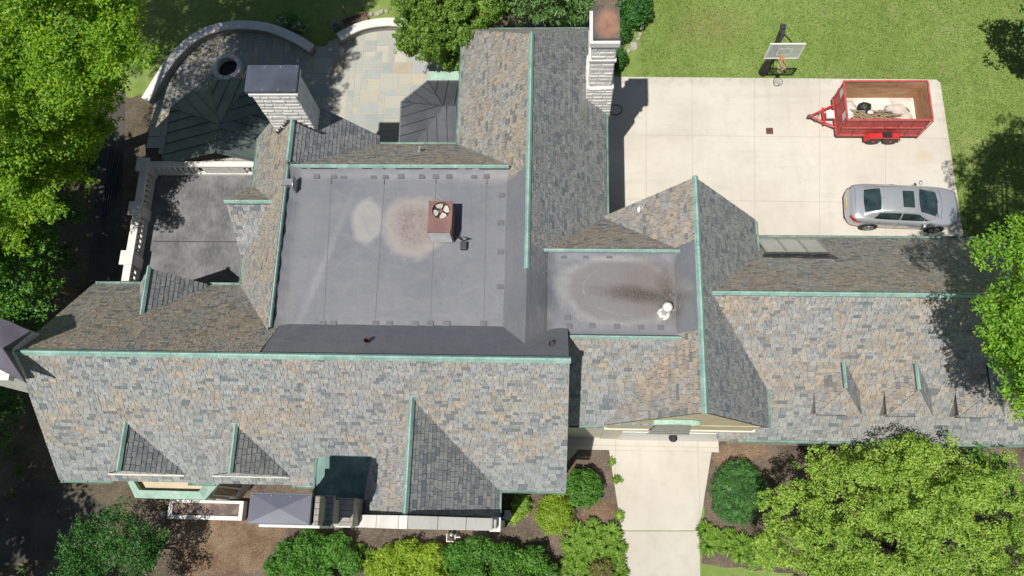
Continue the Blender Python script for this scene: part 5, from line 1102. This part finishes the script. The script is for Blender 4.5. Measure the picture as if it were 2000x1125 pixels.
# top sheet with round hole
cxx, cyy, cr_ = 0.02, .24, .30; m = MB(); N = 32
outer = []
for j in range(N):
    t = 2*math.pi*j/N; c_, s_ = math.cos(t), math.sin(t); kx = (X-cxx if c_ > 0 else X+cxx)/max(abs(c_), 1e-6); ky = (Y-cyy if s_ > 0 else Y+cyy)/max(abs(s_), 1e-6); q = min(kx, ky); outer.append((cxx+c_*q, cyy+s_*q, Hh))
inner = [(cxx+cr_*math.cos(2*math.pi*j/N), cyy+cr_*math.sin(2*math.pi*j/N), Hh) for j in range(N)]; m.grid([outer, inner, [(x, y, Hh-.15) for x, y, z in inner]], 0, True, False)
for s_ in ((-X, -X+.01, -Y, Y), (X-.01, X, -Y, Y), (-X, X, Y-.01, Y), (-X, X, -Y, -Y+.01)): m.box(*s_, Hh-.04, Hh-.001)
k = NT('brown_top_sheet', .6, .3); k.col(k.mix(k.mr(k.noise(2.5, 5, .7, k.obj()), .55, .75, 0, .8), k.ramp(k.noise(1.3, 4, .6, k.obj()), [(.3, (.17, .09, .085)), (.7, (.25, .14, .12))]), (.38, .12, .10))); obj('top_sheet', m, k.m, T)
m = MB(); m.lathe((cxx, cyy, Hh-.155), [(.29, 0), (.29, .01)], 24); obj('fan_well', m, M_BLACK, T)
F_ = MB(); F_.lathe((cxx, cyy, Hh-.12), [(.075, 0), (.075, .08), (.03, .09)], 16); FH = obj('fan_hub', F_, M_RUST, T)
MFB = simple('fan_blade_cream', (.50, .46, .40), .5, 0, .2, 8)
for i in range(4):
    m = MB(); rows = []; a0 = .35+i*math.pi/2
    for j in range(7):
        r_ = .07+.20*j/6; w = (.25+.38*math.sin(j/6*math.pi*.8)); rows.append([(cxx+r_*math.cos(a0+w*(t-.5)*1.9), cyy+r_*math.sin(a0+w*(t-.5)*1.9), Hh-.07+.05*(t-.5)) for t in (0, .25, .5, .75, 1)])
    m.grid(rows); obj('fan_blade', m, MFB, FH)
m = MB(); m.tube([(X, -.38, .3), (X+.1, -.42, .3), (X+.3, -.5, .02), (X+.52, -.5, .25), (X+.3, -.45, .28)], .018, 6); m.tube([(X, -.45, .55), (X+.25, -.5, .1)], .015, 6); obj('refrigerant_pipe', m, M_BLACK, T)
m = MB(); m.box(X+.22, X+.44, -.85, -.58, 0, .22); obj('isolator_box', m, M_DKGREY, T, bevel=.01)
# ---------------------------------------------------------------- basketball hoop
p = at(1490, 142, 0); T = thing('basketball_hoop', 'basketball hoop with a clear backboard at the edge of the yard', 'basketball hoop', (p.x, p.y, 0))
def L(px, py, z): q = at(px, py, z); return Vector((q.x-p.x, q.y-p.y, z))
m = MB(); m.box(-.12, .12, -.13, .13, 0, .06); m.box(-.075, .075, -.09, .09, .05, 2.75); obj('post', m, M_BLACK, T, bevel=.02)
m = MB(); m.lathe((0, 0, .0), [(.22, 0), (.2, .5), (.16, .75), (.13, 1.2), (.12, 2.3), (.09, 2.35)], 20); obj('post_padding', m, simple('black_pad', (.035, .035, .04), .55), T)
bx0, bx1, by_, bz0, bz1 = L(1494, 113, 2.9).x, L(1558, 113, 2.9).x, -1.1, 2.9, 3.95
bx0, bx1 = -.72, .70; by_ = L(1526, 114, 2.9).y
k = NT('clear_backboard', .1, .6); k.b.inputs['Transmission Weight'].default_value = .0; k.col((.55, .62, .62)); tr = k.n('BsdfTransparent'); ms = k.n('MixShader'); ms.inputs[0].default_value = .55; out = [x for x in k.t.nodes if x.type == 'OUTPUT_MATERIAL'][0]; k.l(k.b.outputs[0], ms.inputs[1]); k.l(tr.outputs[0], ms.inputs[2]); k.l(ms.outputs[0], out.inputs[0])
m = MB(); m.box(bx0, bx1, by_, by_+.015, bz0, bz1); BB = obj('backboard', m, k.m, T)
m = MB(); m.box(bx0-.03, bx1+.03, by_-.012, by_+.05, bz1-.03, bz1+.03); m.box(bx0-.03, bx1+.03, by_-.012, by_+.05, bz0-.03, bz0+.03); m.box(bx0-.03, bx0+.03, by_-.011, by_+.049, bz0+.03, bz1-.03); m.box(bx1-.03, bx1+.03, by_-.011, by_+.049, bz0+.03, bz1-.03); obj('board_frame', m, M_WHITE, BB)
m = MB(); c0 = (bx0+bx1)/2
for a in ((c0-.3, c0+.3, 3.6, 3.64), (c0-.3, c0+.3, 3.14, 3.18), (c0-.3, c0-.26, 3.18, 3.6), (c0+.26, c0+.3, 3.18, 3.6)): m.box(a[0], a[1], by_-.006, by_-.001, a[2], a[3])
obj('target_square', m, M_WHITE, BB)
MO = simple('orange_red_steel', (.55, .16, .10), .5)
m = MB(); ring = [(c0+.225*math.cos(t), by_-.40+.225*math.sin(t), 3.05) for t in [2*math.pi*i/24 for i in range(25)]]; m.tube(ring, .011, 6, cap=False); m.box(c0-.09, c0+.09, by_-.17, by_-.01, 3.0, 3.06); RG = obj('rim', m, MO, T)
m = MB()
for i in range(12):
    a = 2*math.pi*i/12
    for s_ in (1, -1):
        pt = []
        for t in range(7):
            f = t/6; r_ = .225*(1-f)+.10*f-.03*math.sin(f*math.pi); pt.append((c0+r_*math.cos(a+s_*f*1.1), by_-.40+r_*math.sin(a+s_*f*1.1), 3.04-f*.46))
        m.tube(pt, .005, 4, cap=False)
m.tube([(c0+.10*math.cos(t), by_-.40+.10*math.sin(t), 2.58) for t in [2*math.pi*i/12 for i in range(13)]], .007, 5, cap=False); obj('net', m, simple('white_net_cord', (.70, .66, .50), .8), RG)
for nm, zz_ in (('arm', 3.1), ('arm', 3.75)):
    for s_ in (-1, 1):
        m = MB(); m.tube([(s_*.07, 0, zz_-.55), (c0+s_*.35, by_+.06, zz_)], .028, 6); obj(nm, m, M_BLACK, T)
m = MB(); m.box(-.09, .09, -.2, .14, 2.6, 3.45); m.box(-.12, .12, .0, .22, 3.4, 3.55); obj('crank_bracket', m, M_DKGREY, T, bevel=.015)
# ---------------------------------------------------------------- dump trailer
T = thing('dump_trailer', 'red high-sided dump trailer parked at the far corner of the yard', 'trailer', (14.5, 18.17, .034), 0)
MR = simple('red_trailer_paint', (.46, .095, .085), .55, 0, .28, 3.2, .4, c2=(.33, .05, .05)); MRB = simple('bright_red_fender', (.55, .035, .035), .35, 0, .15, 2); k = NT('scuffed_plywood', .75, .25); v = k.scalev(k.obj(), (.6, 1, 2.5)); c = k.ramp(k.noise(1.6, 6, .7, v), [(.3, (.30, .15, .08)), (.5, (.43, .24, .13)), (.7, (.55, .38, .24))]); k.col(k.mix(k.mr(k.noise(3.2, 5, .75, k.scalev(k.obj(), (1.7, 1.7, .8))), .60, .68, 0, .6), c, (.50, .46, .40))); MPLY = k.m
hx, hy, zb, zt = 1.80, .94, .5, 1.86; th = .035
m = MB(); m.box(-hx, hx, -hy, hy, zb-.04, zb); fl = obj('floor', m, simple('worn_floor_steel', (.72, .68, .60), .7, 0, .45, 1.8), T)
for nm, a in (('side_panel', (-hx, hx, -hy, -hy+th)), ('side_panel', (-hx, hx, hy-th, hy)), ('front_panel', (-hx, -hx+th, -hy+th, hy-th)), ('tailgate', (hx-th, hx, -hy+th, hy-th))):
    m = MB(); m.box(*a, zb-.04, zt); o = obj(nm, m, MR, T)
    i_ = MB(); e = .012
    if a[1]-a[0] > 1: yy = (a[3], a[3]+e) if a[2] < 0 else (a[2]-e, a[2]); i_.box(-hx+th+e, hx-th-e, yy[0], yy[1], zb, zt-.05)
    else: xx = (a[1], a[1]+e) if a[0] < 0 else (a[0]-e, a[0]); i_.box(xx[0], xx[1], -hy+th, hy-th, zb, zt-.05)
    obj('plywood_lining', i_, MPLY, o)
    r_ = MB()
    if a[1]-a[0] > 1:
        yy = (a[2]-.05, a[2]) if a[2] < 0 else (a[3], a[3]+.05)
        for j in range(7): x = -hx+.05+j*(2*hx-.14)/6; r_.box(x, x+.05, yy[0], yy[1], zb+.02, zt-.06)
        r_.box(-hx, hx, yy[0]-.006, yy[1]+.006 if a[2] > 0 else yy[1], zb+.62, zb+.70); r_.box(-hx, hx, yy[0]-.005, yy[1], zb-.1, zb-.0); r_.box(-hx-.02, hx+.02, min(yy[0], a[2]), max(yy[1], a[3]), zt-.05, zt+.015)
    else:
        xx = (a[0]-.05, a[0]) if a[0] < 0 else (a[1], a[1]+.05)
        for j in range(4): y = -hy+.06+j*(2*hy-.17)/3; r_.box(xx[0], xx[1], y, y+.05, zb+.02, zt-.06)
        r_.box(xx[0], xx[1], -hy, hy, zb-.1, zb); r_.box(min(xx[0], a[0]), max(xx[1], a[1]), -hy+.03, hy-.03, zt-.05, zt+.012)
    obj('rib', r_, MR, o)
m = MB()
for y in (-.42, .42): m.tube([(-hx, y*1.35, .45), (-hx-1.02, y*.12, .45)], .045, 6)
m.box(-hx-.55, -hx-.47, -.42, .42, .41, .49); m.box(-hx+.0, hx, -.35, -.27, .32, .44); m.box(-hx+.0, hx, .27, .35, .32, .44); TG = obj('tongue', m, MRB, T)
m = MB(); m.box(-hx-1.2, -hx-.95, -.06, .06, .42, .52); m.lathe((-hx-1.18, 0, .44), [(.06, 0), (.06, .08), (.02, .12)], 10); obj('coupler', m, M_RUST, TG); m = MB(); m.tube([(-hx-.75, 0, .05), (-hx-.75, 0, .85)], .03, 8); m.lathe((-hx-.75, 0, 0), [(.09, 0), (.09, .03)], 10); obj('jack', m, M_GALV, TG)
m = MB(); m.box(-hx-.42, -hx-.08, -.16, .2, .49, .62); obj('battery_tray', m, M_WHITE, TG)
for sy in (-1, 1):
    m = MB(); yo, yi = sy*(hy+.30), sy*(hy+.055); ya, yb_ = min(yo, yi), max(yo, yi)
    P_ = [(-.62, .42), (-.45, .72), (.82, .72), (1.0, .42)]
    for i in range(3):
        (xa, za), (xb_, zb_) = P_[i], P_[i+1]; m.face([(xa, ya, za), (xb_, ya, zb_), (xb_, yb_, zb_), (xa, yb_, za)]); m.face([(xa, ya, za-.012), (xb_, ya, zb_-.012), (xb_, yb_, zb_-.012), (xa, yb_, za-.012)][::-1])
    ye_ = yo; m.face([(-.62, ye_, .42), (-.45, ye_, .72), (.82, ye_, .72), (1.0, ye_, .42), (.93, ye_, .42), (.78, ye_, .64), (-.40, ye_, .64), (-.55, ye_, .42)]); obj('fender', m, MRB, T)
    for x in (-.18, .58):
        m = MB(); c_ = (x, sy*(hy+.18), .34); pr = [(.19, -.09), (.30, -.10), (.335, -.07), (.34, 0), (.335, .07), (.30, .10), (.19, .09)]; m.lathe(c_, pr, 28, axis='y'); WH = obj('wheel', m, simple('tyre_grey', (.07, .07, .068), .85), T)
        m = MB(); m.lathe((x, sy*(hy+.18), .34), [(.02, -.04), (.19, -.05), (.20, -.085), (.20, .085), (.19, .05), (.02, .04)], 20, axis='y'); m.lathe((x, sy*(hy+.26), .34), [(.06, -.04), (.06, .04)], 12, axis='y')
        for h_ in range(5): a = h_*1.2566; m.lathe((x+.11*math.cos(a), sy*(hy+.245), .34+.11*math.sin(a)), [(.018, -.02), (.018, .02)], 6, axis='y')
        obj('rim', m, MRB, WH)
m = MB(); m.box(.1, .5, -hy-.28, -hy-.05, .72, .80); obj('fender_step', m, M_BLACK, T)
for y in (.52, -.62): m = MB(); m.box(-hx-.056, -hx-.051, y-.17, y+.17, 1.42, 1.80); obj('warning_sticker', m, simple('sticker_white', (.62, .58, .58), .5, 0, .2, 12), T)
m = MB(); m.tube([(hx+.04, -hy, .15), (hx+.10, -hy+.02, 1.7)], .025, 6); m.tube([(hx+.04, hy, .15), (hx+.10, hy-.02, 1.7)], .025, 6); obj('ramp_post', m, MR, T)
# load in the trailer: every piece its own thing
tx, ty, tz_ = 14.5, 18.17, .034+.5
k = simple('crumpled_plastic', (.66, .64, .60), .6, 0, .15, 3, bump=.4)
def lump(name, label, cat, c, r, mat, n=14, jit=.18, group=None):
    m = MB(); rows = []
    for i in range(9):
        th_ = math.pi*i/8; rows.append([(c[0]+r[0]*math.sin(th_)*math.cos(p_)*(1+U(-jit, jit)), c[1]+r[1]*math.sin(th_)*math.sin(p_)*(1+U(-jit, jit)), c[2]+r[2]*math.cos(th_)*(1+U(-jit*.5, jit*.5))) for p_ in [2*math.pi*j/n for j in range(n)]])
    m.grid(rows, 0, True); o = obj(name, m, mat, None); return tag(o, label, cat, group)
lump('rubbish_sack', 'black rubbish sack in the middle of the trailer', 'rubbish sack', (tx-.55, ty+.30, tz_+.22), (.30, .25, .22), M_BLACK)
lump('rubbish_sack', 'black rubbish sack in the near front corner of the trailer', 'rubbish sack', (tx-1.25, ty-.66, tz_+.14), (.38, .2, .16), M_BLACK)
lump('dust_sheet', 'white crumpled dust sheet at the front of the trailer', 'dust sheet', (tx-1.3, ty+.22, tz_+.12), (.42, .5, .16), k)
lump('plastic_bag', 'small white crumpled bag on top of the scrap wood', 'bag', (tx-.35, ty+.0, tz_+.30), (.15, .1, .09), k)
lump('dust_sheet', 'pale dusty sheet at the rear of the trailer floor', 'dust sheet', (tx+.95, ty+.0, tz_+.03), (.65, .55, .05), simple('dusty_sheet', (.55, .50, .46), .8, 0, .3, 3))
MWD = simple('old_scrap_wood', (.36, .25, .155), .8, 0, .4, 5); MWD2 = simple('grey_scrap_wood', (.30, .26, .21), .8, 0, .4, 5)
for i in range(46):
    l_ = U(.4, 1.3); a = rnd.gauss(-.22, .38); x, y, z = tx+U(-1.1, .7)*.9, ty+U(-.62, .12), tz_+U(.06, .34); w = U(.02, .045); d = Vector((math.cos(a), math.sin(a), U(-.12, .12)))*l_/2
    c_ = Vector((x, y, z)); 
    for e_ in (c_-d, c_+d):
        pass
    A, B_ = c_-d, c_+d; 
    for q in (A, B_): q.x = max(tx-1.7, min(tx+1.7, q.x)); q.y = max(ty-.85, min(ty+.85, q.y)); q.z = max(tz_+.03, q.z)
    m = MB(); m.tube([A, B_], w, 4); tag(obj('scrap_wood', m, MWD if i % 3 else MWD2), 'thin stick of scrap wood in the heap filling the trailer', 'scrap wood', 'scrap wood piled in the trailer')
m = MB(); m.tube([(tx+.45, ty-.45, tz_+.2), (tx+.8, ty-.75, tz_+.15)], .08, 12); tag(obj('cardboard_tube', m, MWD2), 'short thick tube lying at the end of the scrap wood heap', 'tube')
# ---------------------------------------------------------------- silver saloon car
k = NT('silver_car_paint', .28, .5); k.b.inputs['Metallic'].default_value = .45; k.b.inputs['Coat Weight'].default_value = .7; k.b.inputs['Coat Roughness'].default_value = .04; k.col((.46, .48, .51)); M_CAR = k.m
k = NT('car_glass', .05, .8); k.b.inputs['Coat Weight'].default_value = 1; k.col(k.ramp(k.noise(2.5, 3, .5, k.obj()), [(.35, (.012, .022, .022)), (.65, (.035, .065, .06))])); M_CGL = k.m
T = thing('parked_car', 'silver four-door saloon car parked behind the east range', 'car', (15.12, 13.70, .034), R_(-2.0))
sx = [-2.40, -2.37, -2.28, -2.1, -1.75, -1.3, -.6, .0, .6, 1.2, 1.6, 2.0, 2.22, 2.34, 2.40]
hw = [.50, .66, .78, .86, .905, .915, .92, .92, .92, .915, .90, .85, .76, .62, .42]
bl = [.70, .80, .90, .955, .975, .965, .95, .935, .92, .905, .87, .80, .72, .64, .56]
tp = [.74, .88, 1.00, 1.07, 1.10, 1.08, 1.02, 1.0, 1.0, 1.03, .985, .90, .81, .71, .60]
lo = [.42, .34, .28, .22, .19, .18, .18, .18, .18, .18, .19, .20, .22, .26, .34]
def smooth(xs, ys, n=61):
    X = np.linspace(xs[0], xs[-1], n); Y = np.interp(X, xs, ys); 
    for _ in range(2): Y[1:-1] = (Y[:-2]+2*Y[1:-1]+Y[2:])/4
    return X, Y
X_, HW = smooth(sx, hw); _, BLT = smooth(sx, bl); _, TP = smooth(sx, tp); _, LO = smooth(sx, lo)
m = MB(); rows = []
for i, x in enumerate(X_):
    w, b_, t_, l_ = HW[i], BLT[i], TP[i], LO[i]; half = [(w*.90, l_), (w*.975, l_+.12), (w*1.0, l_+(b_-l_)*.45), (w*.995, l_+(b_-l_)*.75), (w*.965, b_-.04), (w*.90, b_+(t_-b_)*.18), (w*.80, b_+(t_-b_)*.5), (w*.55, t_-.03), (w*.28, t_-.006), (0, t_)]
    rows.append([(x, -y, z) for y, z in half]+[(x, y, z) for y, z in half[-2::-1]])
m.grid(rows); m.face(rows[0][::-1]); m.face(rows[-1]); m.face([rows[i][0] for i in range(len(rows))]+[rows[i][-1] for i in range(len(rows)-1, -1, -1)])
BD = obj('body', m, M_CAR, T)
gx_ = [-1.88, -1.7, -1.45, -1.16, -.7, -.2, .15, .33, .7, 1.0, 1.27, 1.36]
gz = [1.07, 1.16, 1.29, 1.405, 1.46, 1.475, 1.455, 1.43, 1.29, 1.155, 1.03, .99]
gb = [.70, .74, .77, .79, .80, .80, .80, .80, .79, .775, .74, .70]
gt = [.60, .59, .58, .57, .575, .58, .585, .585, .60, .62, .65, .66]
GX, GZ = smooth(gx_, gz, 64); _, GB = smooth(gx_, gb, 64); _, GT = smooth(gx_, gt, 64)
def gh(x, s):
    """greenhouse surface: s 0 at the belt .. 1 at the roof edge .. 2 at the centre line"""
    z = float(np.interp(x, GX, GZ)); b_ = float(np.interp(x, GX, GB)); t_ = float(np.interp(x, GX, GT)); bz = float(np.interp(x, X_, BLT))-.0
    if s < 1:
        f = s; y = b_+(t_-b_)*f-.03*math.sin(f*math.pi)*-1; zz_ = bz+(z-.055-bz)*f
    else: f = s-1; y = t_*(1-f)+.02*math.sin(f*math.pi); zz_ = z-.055*(1-f)**2.2
    return Vector((x, y, zz_))
SS = [0, .2, .4, .6, .8, .93, 1.04, 1.15, 1.3, 1.5, 1.75, 2.0]
m = MB(); rows = []
for x in GX: r_ = [gh(x, s) for s in SS]; rows.append([(p_.x, -p_.y, p_.z) for p_ in r_]+[(p_.x, p_.y, p_.z) for p_ in r_[-2::-1]])
m.grid(rows); obj('roof', m, M_CAR, T)
def patch_(name, f0, f1, s0, s1, side, mat, off=.008, nx=14, ns=6, par=None):
    """panel over the greenhouse between s0..s1; x limits may vary with s"""
    m = MB(); rows = []
    for i in range(nx+1):
        r_ = []
        for j in range(ns+1):
            s = s0+(s1-s0)*j/ns; xa = f0(s) if callable(f0) else f0; xb_ = f1(s) if callable(f1) else f1; x = xa+(xb_-xa)*i/nx
            p_ = gh(x, min(s, 4-s)); q1, q2 = gh(x+.01, min(s, 4-s)), gh(x, min(s, 4-s)+(.01 if min(s, 4-s) < 1.98 else -.01)); n_ = (q1-p_).cross(q2-p_).normalized()
            if n_.z < 0: n_ = -n_
            if min(s, 4-s) < .95 and n_.y < 0: n_ = -n_
            v_ = p_+n_*off; r_.append((v_.x, -v_.y if (s <= 2) == (side < 0) else v_.y, v_.z))
        rows.append(r_)
    m.grid(rows); return obj(name, m, mat, par or T)
patch_('windscreen', lambda s: .40+.07*(abs(s-2))**2*1.2, lambda s: 1.33-.16*abs(s-2)**2, 1.12, 2.88, -1, M_CGL, nx=10, ns=16)
patch_('rear_window', lambda s: -1.80+.06*abs(s-2)**2, lambda s: -1.17-.03*abs(s-2), 1.14, 2.86, -1, M_CGL, nx=8, ns=16)
patch_('sunroof', -.30, .18, 1.38, 2.62, -1, M_CGL, nx=6, ns=12)
for sd in (-1, 1):
    patch_('side_window', lambda s: -1.42+.22*s, lambda s: -.34, .10, .86, sd, M_CGL, nx=12)
    patch_('side_window', lambda s: -.27, lambda s: 1.12-.80*s, .10, .86, sd, M_CGL, nx=12)
    m = MB(); m.lathe((.72, sd*1.0, .98), [(.01, -.10), (.055, -.08), (.07, 0), (.055, .08), (.01, .10)], 12, axis='y'); m.tube([(.78, sd*.80, .93), (.74, sd*.96, .96)], .03, 6); obj('wing_mirror', m, M_CAR, T)
    for x in (-.55, .38): m = MB(); m.box(x, x+.2, min(sd*.915, sd*.955), max(sd*.915, sd*.955), .80, .83); obj('door_handle', m, M_GALV, T, bevel=.006)
    for x in (-1.40, 1.40):
        m = MB(); y0_ = sd*.925; m.lathe((x, y0_-sd*.10, .335), [(.38, -.11), (.385, -.02), (.385, .11) if sd < 0 else (.38, .11)], 28, axis='y'); obj('wheel_arch', m, M_BLACK, T)
        m = MB(); m.lathe((x, sd*.84, .335), [(.22, -.11), (.31, -.115), (.335, -.08), (.335, .08), (.31, .115), (.22, .11)], 28, axis='y'); WH = obj('wheel', m, simple('car_tyre', (.025, .025, .025), .8), T)
        m = MB(); m.lathe((x, sd*.90, .335), [(.215, -.03), (.225, 0), (.215, .03)], 24, axis='y')
        for i in range(5):
            a = i*1.2566+.3; ca, sa = math.cos(a), math.sin(a); yy = sd*.962; m.face([(x+ca*.05-sa*.045, yy, .335+sa*.05+ca*.045), (x+ca*.05+sa*.045, yy, .335+sa*.05-ca*.045), (x+ca*.21+sa*.03, yy-sd*.01, .335+sa*.21-ca*.03), (x+ca*.21-sa*.03, yy-sd*.01, .335+sa*.21+ca*.03)])
        m.tube([(x+.21*math.cos(t), sd*.955, .335+.21*math.sin(t)) for t in [2*math.pi*i/20 for i in range(21)]], .014, 5, cap=False); obj('rim', m, M_GALV, WH)
    # tail and head lamps
    def lamp(name, x0, x1, z0, z1, mat, yo):
        m = MB(); rows = []
        for i in range(9):
            x = x0+(x1-x0)*i/8; w = float(np.interp(x, X_, HW)); r_ = []
            for j in range(5): f = j/4; z = z0+(z1-z0)*f*(1-.4*i/8*(1 if name == 'tail_lamp' else -0)); r_.append((x, sd*(w*(.99-.05*f)+.012), z))
            rows.append(r_)
        m.grid(rows); return obj(name, m, mat, T)
    lamp('tail_lamp', -2.34, -1.88, .80, .96, simple('red_lamp', (.45, .02, .02), .2), 0); lamp('headlamp', 2.30, 1.85, .60, .78, simple('clear_lamp', (.5, .52, .52), .15), 0); 
    m = MB(); lw = [(x, sd*(float(np.interp(x, X_, HW))*.99+.006)) for x in (1.80, 1.95, 2.05)]; m.grid([[(x, y, .64) for x, y in lw], [(x, y, .70) for x, y in lw]]); obj('indicator', m, simple('amber_lamp', (.6, .16, .03), .3), T)
    # door shut lines and belt trim
    for x in (-.30, .98, -1.12):
        iw = float(np.interp(x, X_, HW)); ib = float(np.interp(x, X_, BLT)); il = float(np.interp(x, X_, LO)); m = MB(); m.tube([(x, sd*(iw*(.975)+.003), il+.12), (x, sd*(iw+.003), il+(ib-il)*.45), (x, sd*(iw*.995+.003), il+(ib-il)*.75), (x, sd*(iw*.965+.004), ib-.04), (x, sd*(iw*.92+.004), ib)], .006, 4); obj('door_seam', m, M_BLACK, T)
    m = MB(); pts = [(x, sd*float(np.interp(x, GX, GB))+sd*.012, float(np.interp(x, X_, BLT))+.01) for x in np.linspace(-1.45, 1.15, 20)]; m.tube(pts, .009, 5); obj('chrome_strip', m, M_GALV, T)
for x, hw_ in ((1.42, .66), (-2.13, .60)):
    m = MB(); m.tube([(x+(.10 if x > 0 else -.0)*(1-(t/hw_)**2), t, float(np.interp(x+(.10 if x > 0 else 0)*(1-(t/hw_)**2), X_, TP))+.002-.025*(abs(t)/hw_)**3) for t in np.linspace(-hw_, hw_, 15)], .006, 4); obj('panel_seam', m, M_BLACK, T)
for x in (-2.32,):
    m = MB(); m.box(-2.425, -2.395, -.26, .26, .66, .78); obj('number_plate', m, simple('plate', (.55, .50, .25), .5), T)
m = MB(); m.tube([(-1.0, 0, 1.42), (-1.06, 0, 1.50), (-1.16, 0, 1.51)], [.02, .015, .008], 6); obj('roof_aerial', m, M_CAR, T)
m = MB(); pts = [(2.405, y, .40) for y in (-.36, .36)]; m.box(2.36, 2.412, -.34, .34, .36, .54); obj('grille', m, M_BLACK, T)
for zb_, xx in ((.24, -2.36), (.24, 2.34)):
    m = MB(); m.box(min(xx, xx*.99), max(xx, xx*.99), -.5, .5, zb_, zb_+.1); obj('bumper_insert', m, M_BLACK, T)
m = MB(); m.tube([(1.32, -.62, 1.03), (1.22, -.1, 1.085)], .01, 5); m.tube([(1.34, .05, 1.03), (1.24, .55, 1.07)], .01, 5); obj('wiper', m, M_BLACK, T)
